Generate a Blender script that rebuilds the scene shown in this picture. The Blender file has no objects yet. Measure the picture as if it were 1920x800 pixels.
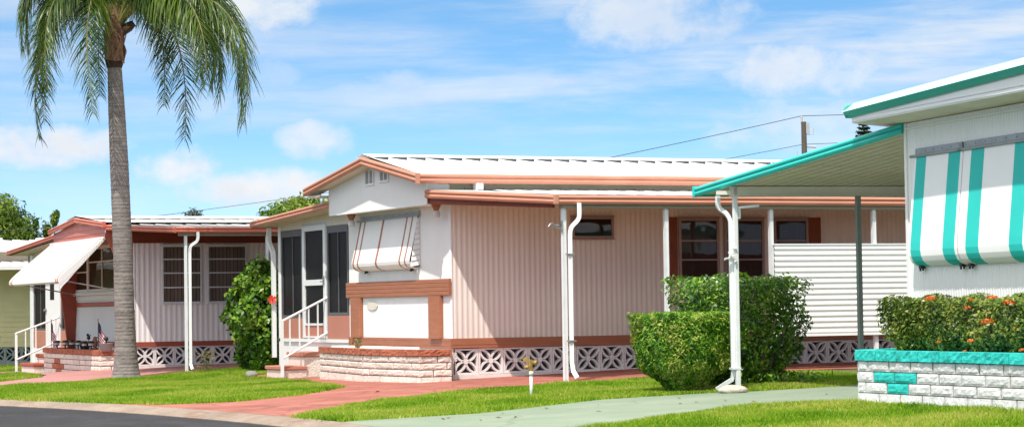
import bpy, bmesh, math, random
import numpy as np
from mathutils import Vector, Matrix
random.seed(7); rng = np.random.default_rng(11)
sc = bpy.context.scene
COL = sc.collection
R = math.radians

# ------------------------------------------------------------------ ground shape
def sst(t):
    t = max(0.0, min(1.0, t)); return t*t*(3-2*t)
def g(x, y):
    return min(.03*x, .11) - .065*math.exp(-((y-6)/2.6)**2/2)*min(1, max(0, (x+6)/3)) - .17*sst((y-14)/5.5)

# ------------------------------------------------------------------ materials
def new_mat(name):
    m = bpy.data.materials.new(name); m.use_nodes = True
    nt = m.node_tree
    for n in list(nt.nodes): nt.nodes.remove(n)
    out = nt.nodes.new('ShaderNodeOutputMaterial')
    return m, nt, out
def N(nt, typ, **kw):
    n = nt.nodes.new(typ)
    for k, v in kw.items():
        if hasattr(n, k): setattr(n, k, v)
    return n
def L(nt, a, b): nt.links.new(a, b)
def c4(c): return (c[0], c[1], c[2], 1)
def pmat(name, col, rough=.6, var=.12, scale=3.0, col2=None, bump=0, bscale=40, metal=0, stretch=(1, 1, 1),
         island=0, dirt=0, dirtcol=(.12, .10, .08), dscale=1.2, dstretch=(1, 1, 1), spec=.4, fine=0, trans=0, splash=None, crack=0):
    m, nt, out = new_mat(name)
    b = N(nt, 'ShaderNodeBsdfPrincipled')
    b.inputs['Roughness'].default_value = rough; b.inputs['Metallic'].default_value = metal
    b.inputs['Specular IOR Level'].default_value = spec
    tc = N(nt, 'ShaderNodeTexCoord')
    mp = N(nt, 'ShaderNodeMapping'); mp.inputs['Scale'].default_value = stretch
    L(nt, tc.outputs['Object'], mp.inputs['Vector'])
    no = N(nt, 'ShaderNodeTexNoise'); no.inputs['Scale'].default_value = scale; no.inputs['Detail'].default_value = 6
    no.inputs['Roughness'].default_value = .62
    L(nt, mp.outputs[0], no.inputs['Vector'])
    ramp = N(nt, 'ShaderNodeMapRange'); ramp.inputs['From Min'].default_value = .3; ramp.inputs['From Max'].default_value = .7
    L(nt, no.outputs['Fac'], ramp.inputs['Value'])
    mx = N(nt, 'ShaderNodeMix', data_type='RGBA')
    lo = [c*(1-var) for c in col]; hi = [min(1, c*(1+var)) for c in col] if col2 is None else col2
    mx.inputs['A'].default_value = c4(lo); mx.inputs['B'].default_value = c4(hi)
    L(nt, ramp.outputs[0], mx.inputs['Factor'])
    cur = mx.outputs['Result']
    if fine:
        n2 = N(nt, 'ShaderNodeTexNoise'); n2.inputs['Scale'].default_value = bscale; n2.inputs['Detail'].default_value = 3
        L(nt, tc.outputs['Object'], n2.inputs['Vector'])
        mr = N(nt, 'ShaderNodeMapRange'); mr.inputs['From Min'].default_value = .3; mr.inputs['From Max'].default_value = .7
        mr.inputs['To Min'].default_value = 1-fine; mr.inputs['To Max'].default_value = 1+fine
        L(nt, n2.outputs['Fac'], mr.inputs['Value'])
        vm = N(nt, 'ShaderNodeVectorMath', operation='SCALE')
        L(nt, cur, vm.inputs[0]); L(nt, mr.outputs[0], vm.inputs['Scale']); cur = vm.outputs[0]
    if dirt:
        mp2 = N(nt, 'ShaderNodeMapping'); mp2.inputs['Scale'].default_value = dstretch
        L(nt, tc.outputs['Object'], mp2.inputs['Vector'])
        n3 = N(nt, 'ShaderNodeTexNoise'); n3.inputs['Scale'].default_value = dscale; n3.inputs['Detail'].default_value = 8
        n3.inputs['Roughness'].default_value = .7
        L(nt, mp2.outputs[0], n3.inputs['Vector'])
        mr = N(nt, 'ShaderNodeMapRange'); mr.inputs['From Min'].default_value = .5; mr.inputs['From Max'].default_value = .78
        mr.inputs['To Max'].default_value = dirt
        L(nt, n3.outputs['Fac'], mr.inputs['Value'])
        m3 = N(nt, 'ShaderNodeMix', data_type='RGBA'); m3.inputs['B'].default_value = c4(dirtcol)
        L(nt, mr.outputs[0], m3.inputs['Factor']); L(nt, cur, m3.inputs['A']); cur = m3.outputs['Result']
    if splash:
        sx = N(nt, 'ShaderNodeSeparateXYZ'); L(nt, tc.outputs['Object'], sx.inputs[0])
        mr = N(nt, 'ShaderNodeMapRange'); mr.inputs['From Min'].default_value = splash[1]; mr.inputs['From Max'].default_value = splash[0]; L(nt, sx.outputs['Z'], mr.inputs['Value'])
        ns = N(nt, 'ShaderNodeTexNoise'); ns.inputs['Scale'].default_value = 5; ns.inputs['Detail'].default_value = 7; L(nt, tc.outputs['Object'], ns.inputs['Vector'])
        mm = N(nt, 'ShaderNodeMath', operation='MULTIPLY'); L(nt, mr.outputs[0], mm.inputs[0]); L(nt, ns.outputs['Fac'], mm.inputs[1])
        m2 = N(nt, 'ShaderNodeMath', operation='MULTIPLY'); m2.inputs[1].default_value = splash[2]; L(nt, mm.outputs[0], m2.inputs[0])
        m3 = N(nt, 'ShaderNodeMix', data_type='RGBA'); m3.inputs['B'].default_value = c4(dirtcol); L(nt, m2.outputs[0], m3.inputs['Factor']); L(nt, cur, m3.inputs['A']); cur = m3.outputs['Result']
    if crack:
        nw = N(nt, 'ShaderNodeTexNoise'); nw.inputs['Scale'].default_value = 1.2; nw.inputs['Detail'].default_value = 4; L(nt, tc.outputs['Object'], nw.inputs['Vector'])
        va = N(nt, 'ShaderNodeVectorMath', operation='MULTIPLY_ADD'); va.inputs[1].default_value = (.8, .8, .8); L(nt, nw.outputs['Color'], va.inputs[0]); L(nt, tc.outputs['Object'], va.inputs[2])
        vo = N(nt, 'ShaderNodeTexVoronoi', feature='DISTANCE_TO_EDGE'); vo.inputs['Scale'].default_value = .33; L(nt, va.outputs[0], vo.inputs['Vector'])
        mr = N(nt, 'ShaderNodeMapRange'); mr.inputs['From Min'].default_value = .010; mr.inputs['From Max'].default_value = .003; mr.inputs['To Max'].default_value = crack; L(nt, vo.outputs['Distance'], mr.inputs['Value'])
        m3 = N(nt, 'ShaderNodeMix', data_type='RGBA'); m3.inputs['B'].default_value = c4(dirtcol); L(nt, mr.outputs[0], m3.inputs['Factor']); L(nt, cur, m3.inputs['A']); cur = m3.outputs['Result']
    if island:
        ge = N(nt, 'ShaderNodeNewGeometry')
        mr = N(nt, 'ShaderNodeMapRange'); mr.inputs['To Min'].default_value = 1-island; mr.inputs['To Max'].default_value = 1+island
        L(nt, ge.outputs['Random Per Island'], mr.inputs['Value'])
        vm = N(nt, 'ShaderNodeVectorMath', operation='SCALE')
        L(nt, cur, vm.inputs[0]); L(nt, mr.outputs[0], vm.inputs['Scale']); cur = vm.outputs[0]
    L(nt, cur, b.inputs['Base Color'])
    if bump:
        n4 = N(nt, 'ShaderNodeTexNoise'); n4.inputs['Scale'].default_value = bscale; n4.inputs['Detail'].default_value = 5
        L(nt, tc.outputs['Object'], n4.inputs['Vector'])
        bp = N(nt, 'ShaderNodeBump'); bp.inputs['Strength'].default_value = bump; bp.inputs['Distance'].default_value = .02
        L(nt, n4.outputs['Fac'], bp.inputs['Height']); L(nt, bp.outputs[0], b.inputs['Normal'])
    L(nt, b.outputs[0], out.inputs['Surface'])
    return m
def leafmat(name, cols, rough=.4, trans=.35, pscale=.8, spec=.5, tcol=None):
    """leaf: per-leaf colour from a ramp, patchy variation, some light passing through"""
    m, nt, out = new_mat(name)
    ge = N(nt, 'ShaderNodeNewGeometry'); tc = N(nt, 'ShaderNodeTexCoord')
    no = N(nt, 'ShaderNodeTexNoise'); no.inputs['Scale'].default_value = pscale; no.inputs['Detail'].default_value = 3
    L(nt, tc.outputs['Object'], no.inputs['Vector'])
    a = N(nt, 'ShaderNodeMath', operation='MULTIPLY_ADD'); a.inputs[1].default_value = 2.0; a.inputs[2].default_value = -.75
    L(nt, no.outputs['Fac'], a.inputs[0])
    s = N(nt, 'ShaderNodeMath', operation='MULTIPLY_ADD'); s.inputs[1].default_value = .75
    L(nt, ge.outputs['Random Per Island'], s.inputs[0]); L(nt, a.outputs[0], s.inputs[2])
    rp = N(nt, 'ShaderNodeValToRGB')
    el = rp.color_ramp.elements
    while len(el) < len(cols): el.new(.5)
    for i, c in enumerate(cols):
        el[i].position = i/(len(cols)-1); el[i].color = c4(c)
    L(nt, s.outputs[0], rp.inputs[0])
    b = N(nt, 'ShaderNodeBsdfPrincipled'); b.inputs['Roughness'].default_value = rough; b.inputs['Specular IOR Level'].default_value = spec
    L(nt, rp.outputs[0], b.inputs['Base Color'])
    t = N(nt, 'ShaderNodeBsdfTranslucent')
    if tcol is None: L(nt, rp.outputs[0], t.inputs['Color'])
    else: t.inputs['Color'].default_value = c4(tcol)
    mx = N(nt, 'ShaderNodeMixShader'); mx.inputs[0].default_value = trans
    L(nt, b.outputs[0], mx.inputs[1]); L(nt, t.outputs[0], mx.inputs[2]); L(nt, mx.outputs[0], out.inputs['Surface'])
    return m
def glassmat(name, tint=(.55, .55, .55), rough=.02, refl=.22):
    m, nt, out = new_mat(name)
    t = N(nt, 'ShaderNodeBsdfTransparent'); t.inputs[0].default_value = c4(tint)
    gl = N(nt, 'ShaderNodeBsdfGlossy'); gl.inputs['Roughness'].default_value = rough; gl.inputs[0].default_value = (.9, .95, 1, 1)
    fr = N(nt, 'ShaderNodeFresnel'); fr.inputs['IOR'].default_value = 1.5
    ad = N(nt, 'ShaderNodeMath', operation='MULTIPLY_ADD'); ad.inputs[1].default_value = refl; ad.inputs[2].default_value = .015
    tc = N(nt, 'ShaderNodeTexCoord')
    no = N(nt, 'ShaderNodeTexNoise'); no.inputs['Scale'].default_value = 1.3
    L(nt, tc.outputs['Object'], no.inputs['Vector'])
    bp = N(nt, 'ShaderNodeBump'); bp.inputs['Strength'].default_value = .12; bp.inputs['Distance'].default_value = .05
    L(nt, no.outputs['Fac'], bp.inputs['Height']); L(nt, bp.outputs[0], gl.inputs['Normal'])
    L(nt, fr.outputs[0], ad.inputs[0])
    mx = N(nt, 'ShaderNodeMixShader')
    L(nt, ad.outputs[0], mx.inputs[0]); L(nt, t.outputs[0], mx.inputs[1]); L(nt, gl.outputs[0], mx.inputs[2])
    L(nt, mx.outputs[0], out.inputs['Surface'])
    return m

M = {}
M['white_wall'] = pmat('white_siding', (.80, .775, .76), .5, .03, 2, splash=(.6, 1.0, .35), dirt=.10, dirtcol=(.45, .40, .36), dstretch=(6, 6, .5))
M['pink_wall'] = pmat('pale_siding', (.80, .715, .655), .5, .05, 1.6, stretch=(1, 1, .06), splash=(.6, 1.2, .5), dirt=.22, dirtcol=(.45, .36, .32), dstretch=(8, 8, .4))
M['white_wallA'] = pmat('pale_white_siding', (.87, .835, .82), .5, .05, 1.6, stretch=(1, 1, .06), dirt=.2, dirtcol=(.45, .38, .35), dstretch=(8, 8, .4))
M['white'] = pmat('white_paint', (.80, .80, .79), .45, .03, 3, dirt=.15, dirtcol=(.42, .40, .36), dscale=3)
M['post'] = pmat('post_paint', (.72, .74, .74), .4, .06, 4, dirt=.25, dirtcol=(.42, .40, .36), dscale=5)
M['post_shade'] = pmat('shaded_post', (.22, .245, .23), .5, .1, 3)  # darker copy of the post paint, shade below the right carport put in colour
M['roof'] = pmat('white_roof', (.84, .84, .83), .5, .03, .8, dirt=.14, dirtcol=(.5, .48, .44), dscale=1.0)
M['roof_old'] = pmat('weathered_roof', (.62, .61, .58), .6, .12, 1.2, dirt=.55, dirtcol=(.28, .26, .22), dscale=2.2)
M['roof_dark'] = pmat('dark_gap', (.10, .11, .12), .8, .1)
M['fascia'] = pmat('salmon_fascia', (.52, .225, .145), .5, .08, 2, dirt=.35, dirtcol=(.62, .40, .28), dscale=1.6, dstretch=(1, 1, 5))
M['fasciaA'] = pmat('red_fascia', (.50, .135, .085), .5, .08, 2, dirt=.25, dirtcol=(.55, .25, .18), dscale=1.6)
M['brown'] = pmat('brown_trim', (.36, .135, .07), .55, .12, 2.5, dirt=.3, dirtcol=(.27, .12, .075), stretch=(1, 1, 8), dscale=2)
M['redtrim'] = pmat('red_trim', (.34, .075, .045), .55, .10, 2.5, dirt=.2, dirtcol=(.25, .08, .05))
M['darkred'] = pmat('dark_red_board', (.20, .042, .022), .6, .1, 2)
M['terra'] = pmat('terracotta_panel', (.46, .19, .13), .6, .05, 2, dirt=.15, dirtcol=(.38, .18, .14))
M['soffit'] = pmat('cream_soffit', (.66, .60, .51), .6, .05, 2, dirt=.2, dirtcol=(.4, .35, .28))
M['olive'] = pmat('olive_board', (.30, .27, .20), .6, .1, 2)
M['screen'] = pmat('screen_mesh', (.010, .009, .010), .5, .3, 3, spec=.12)
M['darkint'] = pmat('dark_interior', (.035, .024, .020), .8, .25, 2)
M['curtain'] = pmat('brown_curtain', (.085, .05, .04), .8, .25, 9, stretch=(6, 6, .3))
M['blind'] = pmat('vertical_blind', (.30, .245, .205), .8, .12, 3, stretch=(3, 3, .3), island=.25)
M['frame'] = pmat('aluminium_frame', (.50, .47, .45), .35, .06, 4, metal=.35)
M['frame_brown'] = pmat('faded_frame', (.34, .23, .20), .45, .10, 4)
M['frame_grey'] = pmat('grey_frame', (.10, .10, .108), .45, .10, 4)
M['galv'] = pmat('galvanised_rail', (.30, .31, .31), .4, .12, 6, metal=.5, dirt=.3, dirtcol=(.18, .17, .15), dscale=5)
M['shutter'] = pmat('rust_shutter', (.27, .075, .035), .6, .12, 3)
M['block'] = pmat('block_white', (.79, .74, .72), .8, .06, 3, bump=.25, bscale=60, dirt=.2, dirtcol=(.4, .33, .3), dscale=3)
M['plinth'] = pmat('painted_plinth', (.76, .70, .67), .8, .05, 2, bump=.2, bscale=25, dirt=.3, dirtcol=(.45, .30, .25))
M['brick_w'] = pmat('split_brick_cream', (.74, .635, .555), .9, .10, 6, bump=.9, bscale=28, island=.10, dirt=.4, dirtcol=(.34, .25, .20), dscale=5, fine=.10)
M['brick_red'] = pmat('split_brick_red', (.40, .125, .065), .9, .22, 9, bump=.9, bscale=28, island=.10, dirt=.3, dirtcol=(.5, .26, .17), dscale=6, fine=.15)
M['brickC_w'] = pmat('split_block_white', (.68, .67, .66), .85, .06, 6, bump=.55, bscale=26, island=.05, dirt=.6, dirtcol=(.30, .29, .28), dscale=9, dstretch=(1, 1, 1.6), fine=.12)
M['brickC_t'] = pmat('split_block_teal', (.025, .52, .47), .75, .18, 9, bump=.55, bscale=26, island=.06, dirt=.3, dirtcol=(.01, .30, .28), dscale=7, fine=.14)
M['mortar'] = pmat('dark_mortar', (.11, .085, .07), .9, .2, 8)
M['teal'] = pmat('teal_paint', (.025, .50, .45), .45, .05, 2, dirt=.1, dirtcol=(.02, .35, .32))
M['teal_d'] = pmat('teal_fascia', (.012, .40, .36), .4, .05, 2)
M['teal_lit'] = pmat('sunlit_teal_flashing', (.42, .80, .76), .4, .03, 2)  # paler teal puts sunlight on the upturned edge into the colour
M['soffC'] = pmat('grey_white_underside', (.74, .68, .61), .6, .08, 1.2, dirt=.3, dirtcol=(.34, .30, .22), dscale=1.0, dstretch=(.5, 3, 1))
M['wallC'] = pmat('cool_white_siding', (.82, .80, .775), .5, .03, 2, dirt=.28, dirtcol=(.46, .46, .43), dscale=1.6, dstretch=(8, 8, .45))
M['panel'] = pmat('white_corrugated', (.84, .83, .82), .5, .02, 2, dirt=.08, dirtcol=(.5, .47, .42))
M['black'] = pmat('black_plastic', (.02, .02, .022), .5, .2)
M['clear'] = pmat('frosted_lens', (.62, .62, .60), .25, .08)
M['pot'] = pmat('grey_pot', (.33, .32, .31), .7, .1)
M['yellow'] = pmat('yellow_siding', (.88, .78, .46), .6, .05, 2, dirt=.15, dirtcol=(.35, .32, .16), dstretch=(1, 1, 6))
M['cream'] = pmat('cream_siding', (.72, .60, .45), .6, .04, 2)
M['bluegrey'] = pmat('bluegrey_block', (.36, .41, .41), .8, .06, 4)
M['asphalt'] = pmat('asphalt', (.027, .027, .030), .85, .35, .7, bump=.6, bscale=90, fine=.35, dirt=.6, dirtcol=(.12, .12, .125), dscale=.5, dstretch=(1, .35, 1))
M['kerb'] = pmat('kerb_concrete', (.29, .225, .175), .9, .22, 1.6, bump=.4, bscale=40, fine=.12, dirt=.9, dirtcol=(.20, .105, .055), dscale=1.8, dstretch=(2.5, .8, 1))
M['redpave'] = pmat('red_painted_concrete', (.30, .088, .060), .8, .12, 1.4, col2=(.44, .165, .125), bump=.25, bscale=60, fine=.10, dirt=.65, crack=.7, dirtcol=(.20, .07, .048), dscale=1.3, dstretch=(.5, 1, 1))
M['pinkpave'] = pmat('pink_painted_concrete', (.42, .195, .175), .8, .10, .6, bump=.25, bscale=60, fine=.07, dirt=.35, dirtcol=(.34, .14, .12), dscale=.8)
M['greenpave'] = pmat('green_painted_concrete', (.205, .275, .19), .8, .08, .9, col2=(.28, .325, .24), bump=.25, bscale=60, fine=.08, dirt=.6, crack=.6, dirtcol=(.16, .21, .14), dscale=1.1, dstretch=(.4, 1, 1))
M['soil'] = pmat('lawn_soil', (.075, .10, .022), .95, .3, 1.5, col2=(.13, .14, .04), fine=.3)
M['earth'] = pmat('earth', (.10, .085, .045), .95, .3, .3)
M['gravel'] = pmat('white_gravel', (.62, .58, .54), .9, .25, 20, bump=1, bscale=40)
M['trunk'] = pmat('palm_bark', (.20, .17, .155), .95, .25, 3, col2=(.29, .25, .23), bump=.35, bscale=14, stretch=(1, 1, 9), dirt=.6, dirtcol=(.10, .08, .07), dscale=2.2, dstretch=(1, 1, 8), fine=.15)
M['boot'] = pmat('palm_boot', (.20, .105, .060), .95, .3, 9, col2=(.36, .21, .13), bump=.9, bscale=30, stretch=(2, 2, .5))
M['petiole'] = pmat('palm_petiole', (.22, .20, .07), .6, .2, 4)
M['bark'] = pmat('grey_bark', (.20, .165, .13), .95, .25, 8, bump=.6, bscale=30)
M['pole'] = pmat('weathered_pole', (.10, .085, .065), .95, .2, 4, stretch=(4, 4, .4), fine=.2)
M['wire'] = pmat('wire_rubber', (.05, .05, .055), .6, .1)
M['insul'] = pmat('pole_fitting', (.45, .45, .46), .4, .1)
M['rock'] = pmat('pale_rock', (.55, .49, .40), .95, .2, 6, bump=1, bscale=14, dirt=.4, dirtcol=(.25, .2, .15), dscale=6)
M['greyrock'] = pmat('grey_rock', (.26, .25, .22), .95, .25, 6, bump=1, bscale=14)
M['brass'] = pmat('old_brass', (.50, .30, .09), .4, .25, 9, metal=.6)
M['pvc'] = pmat('pvc_pipe', (.80, .78, .73), .35, .04)
M['redflower'] = leafmat('red_petal', [(.62, .02, .01), (.75, .05, .02)], .5, .3)
M['orangeflower'] = leafmat('orange_petal', [(.62, .10, .01), (.75, .20, .02)], .5, .25)
M['navy'] = pmat('flag_navy', (.02, .025, .09), .8, .1)
M['flagred'] = pmat('flag_red', (.42, .03, .035), .8, .1)
M['flagwhite'] = pmat('flag_white', (.75, .73, .72), .8, .05)
M['glass'] = glassmat('window_glass', (.72, .68, .65))
M['grass'] = leafmat('grass_blade', [(.05, .15, .005), (.11, .27, .006), (.20, .39, .009), (.34, .48, .025), (.52, .50, .12)], .55, .42, .55, .25)
M['leaf_h1'] = leafmat('hedge_leaf_fine', [(.012, .045, .005), (.045, .15, .008), (.11, .30, .012), (.24, .43, .025), (.44, .48, .10)], .5, .28, 4.5, .35)
M['leaf_h2'] = leafmat('hedge_leaf_glossy', [(.012, .045, .006), (.045, .15, .010), (.12, .29, .018), (.28, .44, .035)], .32, .25, 3.0, .5)
M['leaf_h3'] = leafmat('ixora_leaf', [(.015, .045, .008), (.05, .12, .012), (.16, .25, .03), (.32, .34, .06)], .35, .25, 2.6, .45)
M['leaf_hib'] = leafmat('hibiscus_leaf', [(.012, .04, .006), (.045, .135, .008), (.12, .27, .015), (.25, .38, .03)], .38, .25, 2.0, .4)
M['leaf_tree'] = leafmat('tree_leaf', [(0.018, 0.048, 0.012), (0.0525, 0.12, 0.015), (0.12, 0.21, 0.018), (0.225, 0.285, 0.03)], .5, .25, 1.1, .3)
M['leaf_tree2'] = leafmat('bright_tree_leaf', [(0.026, 0.065, 0.0104), (0.078, 0.169, 0.013), (0.169, 0.273, 0.026), (0.26, 0.325, 0.052)], .5, .3, 1.1, .3)
M['leaf_far'] = leafmat('far_tree_leaf', [(.05, .075, .05), (.09, .12, .08)], .6, .2, 1, .2)
M['leaf_con'] = leafmat('conifer_leaf', [(.015, .04, .012), (.04, .075, .02)], .6, .15, 1, .2)
M['frond'] = leafmat('palm_leaflet', [(0.0075, 0.0244, 0.0056), (0.0206, 0.0581, 0.0066), (0.0516, 0.1125, 0.0084), (0.1125, 0.1781, 0.0131)], .36, .28, 1.0, .5)
M['weed'] = leafmat('weed_leaf', [(.08, .10, .02), (.22, .20, .05), (.30, .22, .08)], .5, .3, 3, .3)
M['deadleaf'] = leafmat('dead_leaf', [(.16, .08, .03), (.28, .15, .06)], .7, .1, 3, .2)

# ------------------------------------------------------------------ mesh building
class MB:
    def __init__(s): s.v = []; s.f = []; s.m = []
    def add(s, vs, fs, mi=0):
        o = len(s.v); s.v += [tuple(v) for v in vs]
        for f in fs: s.f.append(tuple(i+o for i in f)); s.m.append(mi)
    def box(s, x0, y0, z0, x1, y1, z1, mi=0):
        x0, x1 = min(x0, x1), max(x0, x1); y0, y1 = min(y0, y1), max(y0, y1); z0, z1 = min(z0, z1), max(z0, z1)
        s.add([(x0,y0,z0),(x1,y0,z0),(x1,y1,z0),(x0,y1,z0),(x0,y0,z1),(x1,y0,z1),(x1,y1,z1),(x0,y1,z1)],
              [(0,3,2,1),(4,5,6,7),(0,1,5,4),(1,2,6,5),(2,3,7,6),(3,0,4,7)], mi); return s
    def bbox(s, x0, y0, z0, x1, y1, z1, b=.008, mi=0):
        """box with chamfered edges"""
        x0, x1 = min(x0, x1), max(x0, x1); y0, y1 = min(y0, y1), max(y0, y1); z0, z1 = min(z0, z1), max(z0, z1)
        b = min(b, (x1-x0)*.45, (y1-y0)*.45, (z1-z0)*.45)
        bm = bmesh.new(); bmesh.ops.create_cube(bm, size=1)
        for v in bm.verts:
            v.co = Vector((x0 if v.co.x < 0 else x1, y0 if v.co.y < 0 else y1, z0 if v.co.z < 0 else z1))
        bmesh.ops.bevel(bm, geom=bm.edges[:], offset=b, segments=1, affect='EDGES', profile=.5)
        s.frombm(bm, mi); return s
    def frombm(s, bm, mi=0, mat=None):
        bm.verts.index_update()
        vs = [(mat @ v.co if mat else v.co) for v in bm.verts]
        s.add(vs, [tuple(v.index for v in f.verts) for f in bm.faces], mi); bm.free()
    def bar(s, p, q, w, h, up=(0, 0, 1), mi=0):
        p = Vector(p); q = Vector(q); d = (q-p).normalized(); u = Vector(up)
        a = d.cross(u)
        if a.length < 1e-4: a = d.cross(Vector((0, 1, 0)))
        a.normalize(); u = a.cross(d).normalized()
        vs = []
        for e in (p, q):
            for sx, sy in ((-1,-1),(1,-1),(1,1),(-1,1)): vs.append(e+a*(sx*w/2)+u*(sy*h/2))
        s.add(vs, [(0,3,2,1),(4,5,6,7),(0,1,5,4),(1,2,6,5),(2,3,7,6),(3,0,4,7)], mi); return s
    def tube(s, pts, r, n=8, mi=0, cap=True, sq=False):
        pts = [Vector(p) for p in pts]; k = len(pts)
        rs = r if isinstance(r, (list, tuple)) else [r]*k
        rings = []; prev = None
        for i, p in enumerate(pts):
            d = (pts[min(i+1, k-1)]-pts[max(i-1, 0)]).normalized()
            if prev is None:
                a = d.cross(Vector((0, 0, 1)))
                if a.length < 1e-3: a = d.cross(Vector((0, 1, 0)))
            else: a = prev - d*prev.dot(d)
            a.normalize(); prev = a; b = d.cross(a)
            ring = []
            for j in range(n):
                t = 2*math.pi*(j+.5)/n
                cc, ss = math.cos(t), math.sin(t)
                if sq: cc, ss = (1 if cc > 0 else -1), (1 if ss > 0 else -1)*.72
                ring.append(p+a*(cc*rs[i])+b*(ss*rs[i]))
            rings.append(ring)
        vs = [v for rg in rings for v in rg]; fs = []
        for i in range(k-1):
            for j in range(n):
                fs.append((i*n+j, i*n+(j+1) % n, (i+1)*n+(j+1) % n, (i+1)*n+j))
        if cap: fs.append(tuple(range(n))[::-1]); fs.append(tuple((k-1)*n+j for j in range(n)))
        s.add(vs, fs, mi); return s
    def quad(s, a, b, c, d, mi=0): s.add([a, b, c, d], [(0, 1, 2, 3)], mi); return s
    def extr(s, prof, P, Q, out, up, mi=0, cap=True):
        """profile points (along out, along up) swept from P to Q"""
        P = Vector(P); Q = Vector(Q); out = Vector(out); up = Vector(up); n = len(prof)
        vs = [P+out*a+up*b for a, b in prof]+[Q+out*a+up*b for a, b in prof]
        fs = [(i, (i+1) % n, n+(i+1) % n, n+i) for i in range(n)]
        if cap: fs += [tuple(range(n))[::-1], tuple(range(n, 2*n))]
        s.add(vs, fs, mi); return s
    def prism(s, poly, z0, z1, mi=0):
        n = len(poly)
        vs = [(x, y, z0(x, y) if callable(z0) else z0) for x, y in poly]+[(x, y, z1) for x, y in poly]
        s.add(vs, [(i, (i+1) % n, n+(i+1) % n, n+i) for i in range(n)]+[tuple(range(n))[::-1], tuple(range(n, 2*n))], mi); return s
    def sphere(s, c, r, seg=12, rings=8, sc_=(1, 1, 1), mi=0, jit=0):
        vs = []; fs = []
        for i in range(rings+1):
            th = math.pi*i/rings
            for j in range(seg):
                ph = 2*math.pi*j/seg; k = 1+random.uniform(-jit, jit)
                vs.append((c[0]+r*k*sc_[0]*math.sin(th)*math.cos(ph), c[1]+r*k*sc_[1]*math.sin(th)*math.sin(ph), c[2]+r*k*sc_[2]*math.cos(th)))
        for i in range(rings):
            for j in range(seg): fs.append((i*seg+j, (i+1)*seg+j, (i+1)*seg+(j+1) % seg, i*seg+(j+1) % seg))
        s.add(vs, fs, mi); return s
    def lathe(s, c, prof, n=14, mi=0):
        vs = []; fs = []
        for r, z in prof:
            for j in range(n):
                t = 2*math.pi*j/n; vs.append((c[0]+r*math.cos(t), c[1]+r*math.sin(t), c[2]+z))
        for i in range(len(prof)-1):
            for j in range(n): fs.append((i*n+j, i*n+(j+1) % n, (i+1)*n+(j+1) % n, (i+1)*n+j))
        fs.append(tuple(range(n))[::-1]); fs.append(tuple((len(prof)-1)*n+j for j in range(n)))
        s.add(vs, fs, mi); return s
    def done(s, name, mats, parent=None, smooth=False):
        me = bpy.data.meshes.new(name)
        me.from_pydata(s.v, [], s.f)
        mats = mats if isinstance(mats, (list, tuple)) else [mats]
        for m in mats: me.materials.append(M[m] if isinstance(m, str) else m)
        if len(mats) > 1: me.polygons.foreach_set('material_index', s.m)
        if smooth: me.polygons.foreach_set('use_smooth', [True]*len(me.polygons))
        me.update()
        o = bpy.data.objects.new(name, me); COL.objects.link(o)
        if parent: o.parent = parent
        return o
def tag(o, label=None, cat=None, group=None, kind=None):
    if label: o['label'] = label
    if cat: o['category'] = cat
    if group: o['group'] = group
    if kind: o['kind'] = kind
    return o
def thing(name, label, cat, loc=(0, 0, 0), rz=0, group=None):
    o = bpy.data.objects.new(name, None); COL.objects.link(o)
    o.empty_display_size = .2; o.location = loc; o.rotation_euler = (0, 0, rz)
    return tag(o, label, cat, group)
def share(o, name, loc, parent, rz=0):
    c = bpy.data.objects.new(name, o.data); COL.objects.link(c); c.parent = parent
    c.location = loc; c.rotation_euler = (0, 0, rz); return c
def npmesh(name, V, F, mat, parent=None, nper=4):
    """fast mesh from numpy: V (n,3), F (m,nper)"""
    me = bpy.data.meshes.new(name)
    me.vertices.add(len(V)); me.vertices.foreach_set('co', np.asarray(V, dtype=np.float32).ravel())
    F = np.asarray(F, dtype=np.int32)
    me.loops.add(F.size); me.loops.foreach_set('vertex_index', F.ravel())
    me.polygons.add(len(F)); me.polygons.foreach_set('loop_start', np.arange(0, F.size, nper, dtype=np.int32))
    me.update(calc_edges=True); me.validate()
    me.materials.append(M[mat] if isinstance(mat, str) else mat)
    o = bpy.data.objects.new(name, me); COL.objects.link(o)
    if parent: o.parent = parent
    return o

# ------------------------------------------------------------------ building parts
def corrug(mb, O, d, n, Ln, z0, z1, pitch=.09, depth=.012, style='round'):
    """vertical ribbed sheet: start O, along d, facing n; z0/z1 constants or functions of distance"""
    O = Vector(O); d = Vector(d); n = Vector(n)
    if style == 'round': prof = [(0, 0), (.2, .25), (.35, .9), (.5, 1), (.65, .9), (.8, .25)]
    else: prof = [(0, 0), (.55, 0), (.62, 1), (.9, 1)]
    S = []
    k = int(Ln/pitch)+1
    for i in range(k):
        for a, h in prof:
            s_ = (i+a)*pitch
            if s_ <= Ln: S.append((s_, h*depth))
    S.append((Ln, 0))
    vs = []
    for s_, h in S:
        p = O+d*s_+n*h
        vs.append((p.x, p.y, z0(s_) if callable(z0) else z0)); vs.append((p.x, p.y, z1(s_) if callable(z1) else z1))
    mb.add(vs, [(2*i, 2*i+2, 2*i+3, 2*i+1) for i in range(len(S)-1)])
def hcorrug(mb, O, d, n, Ln, z0, z1, pitch=.09, depth=.012):
    O = Vector(O); d = Vector(d); n = Vector(n); vs = []; k = int((z1-z0)/pitch*8)
    for i in range(k+1):
        z = z0+(z1-z0)*i/k; h = depth*.5*(1-math.cos(2*math.pi*(z-z0)/pitch))
        if h < depth*.25: h = h*.3
        for e in (0, Ln):
            p = O+d*e+n*h; vs.append((p.x, p.y, z))
    mb.add(vs, [(2*i, 2*i+1, 2*i+3, 2*i+2) for i in range(k)])
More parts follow.
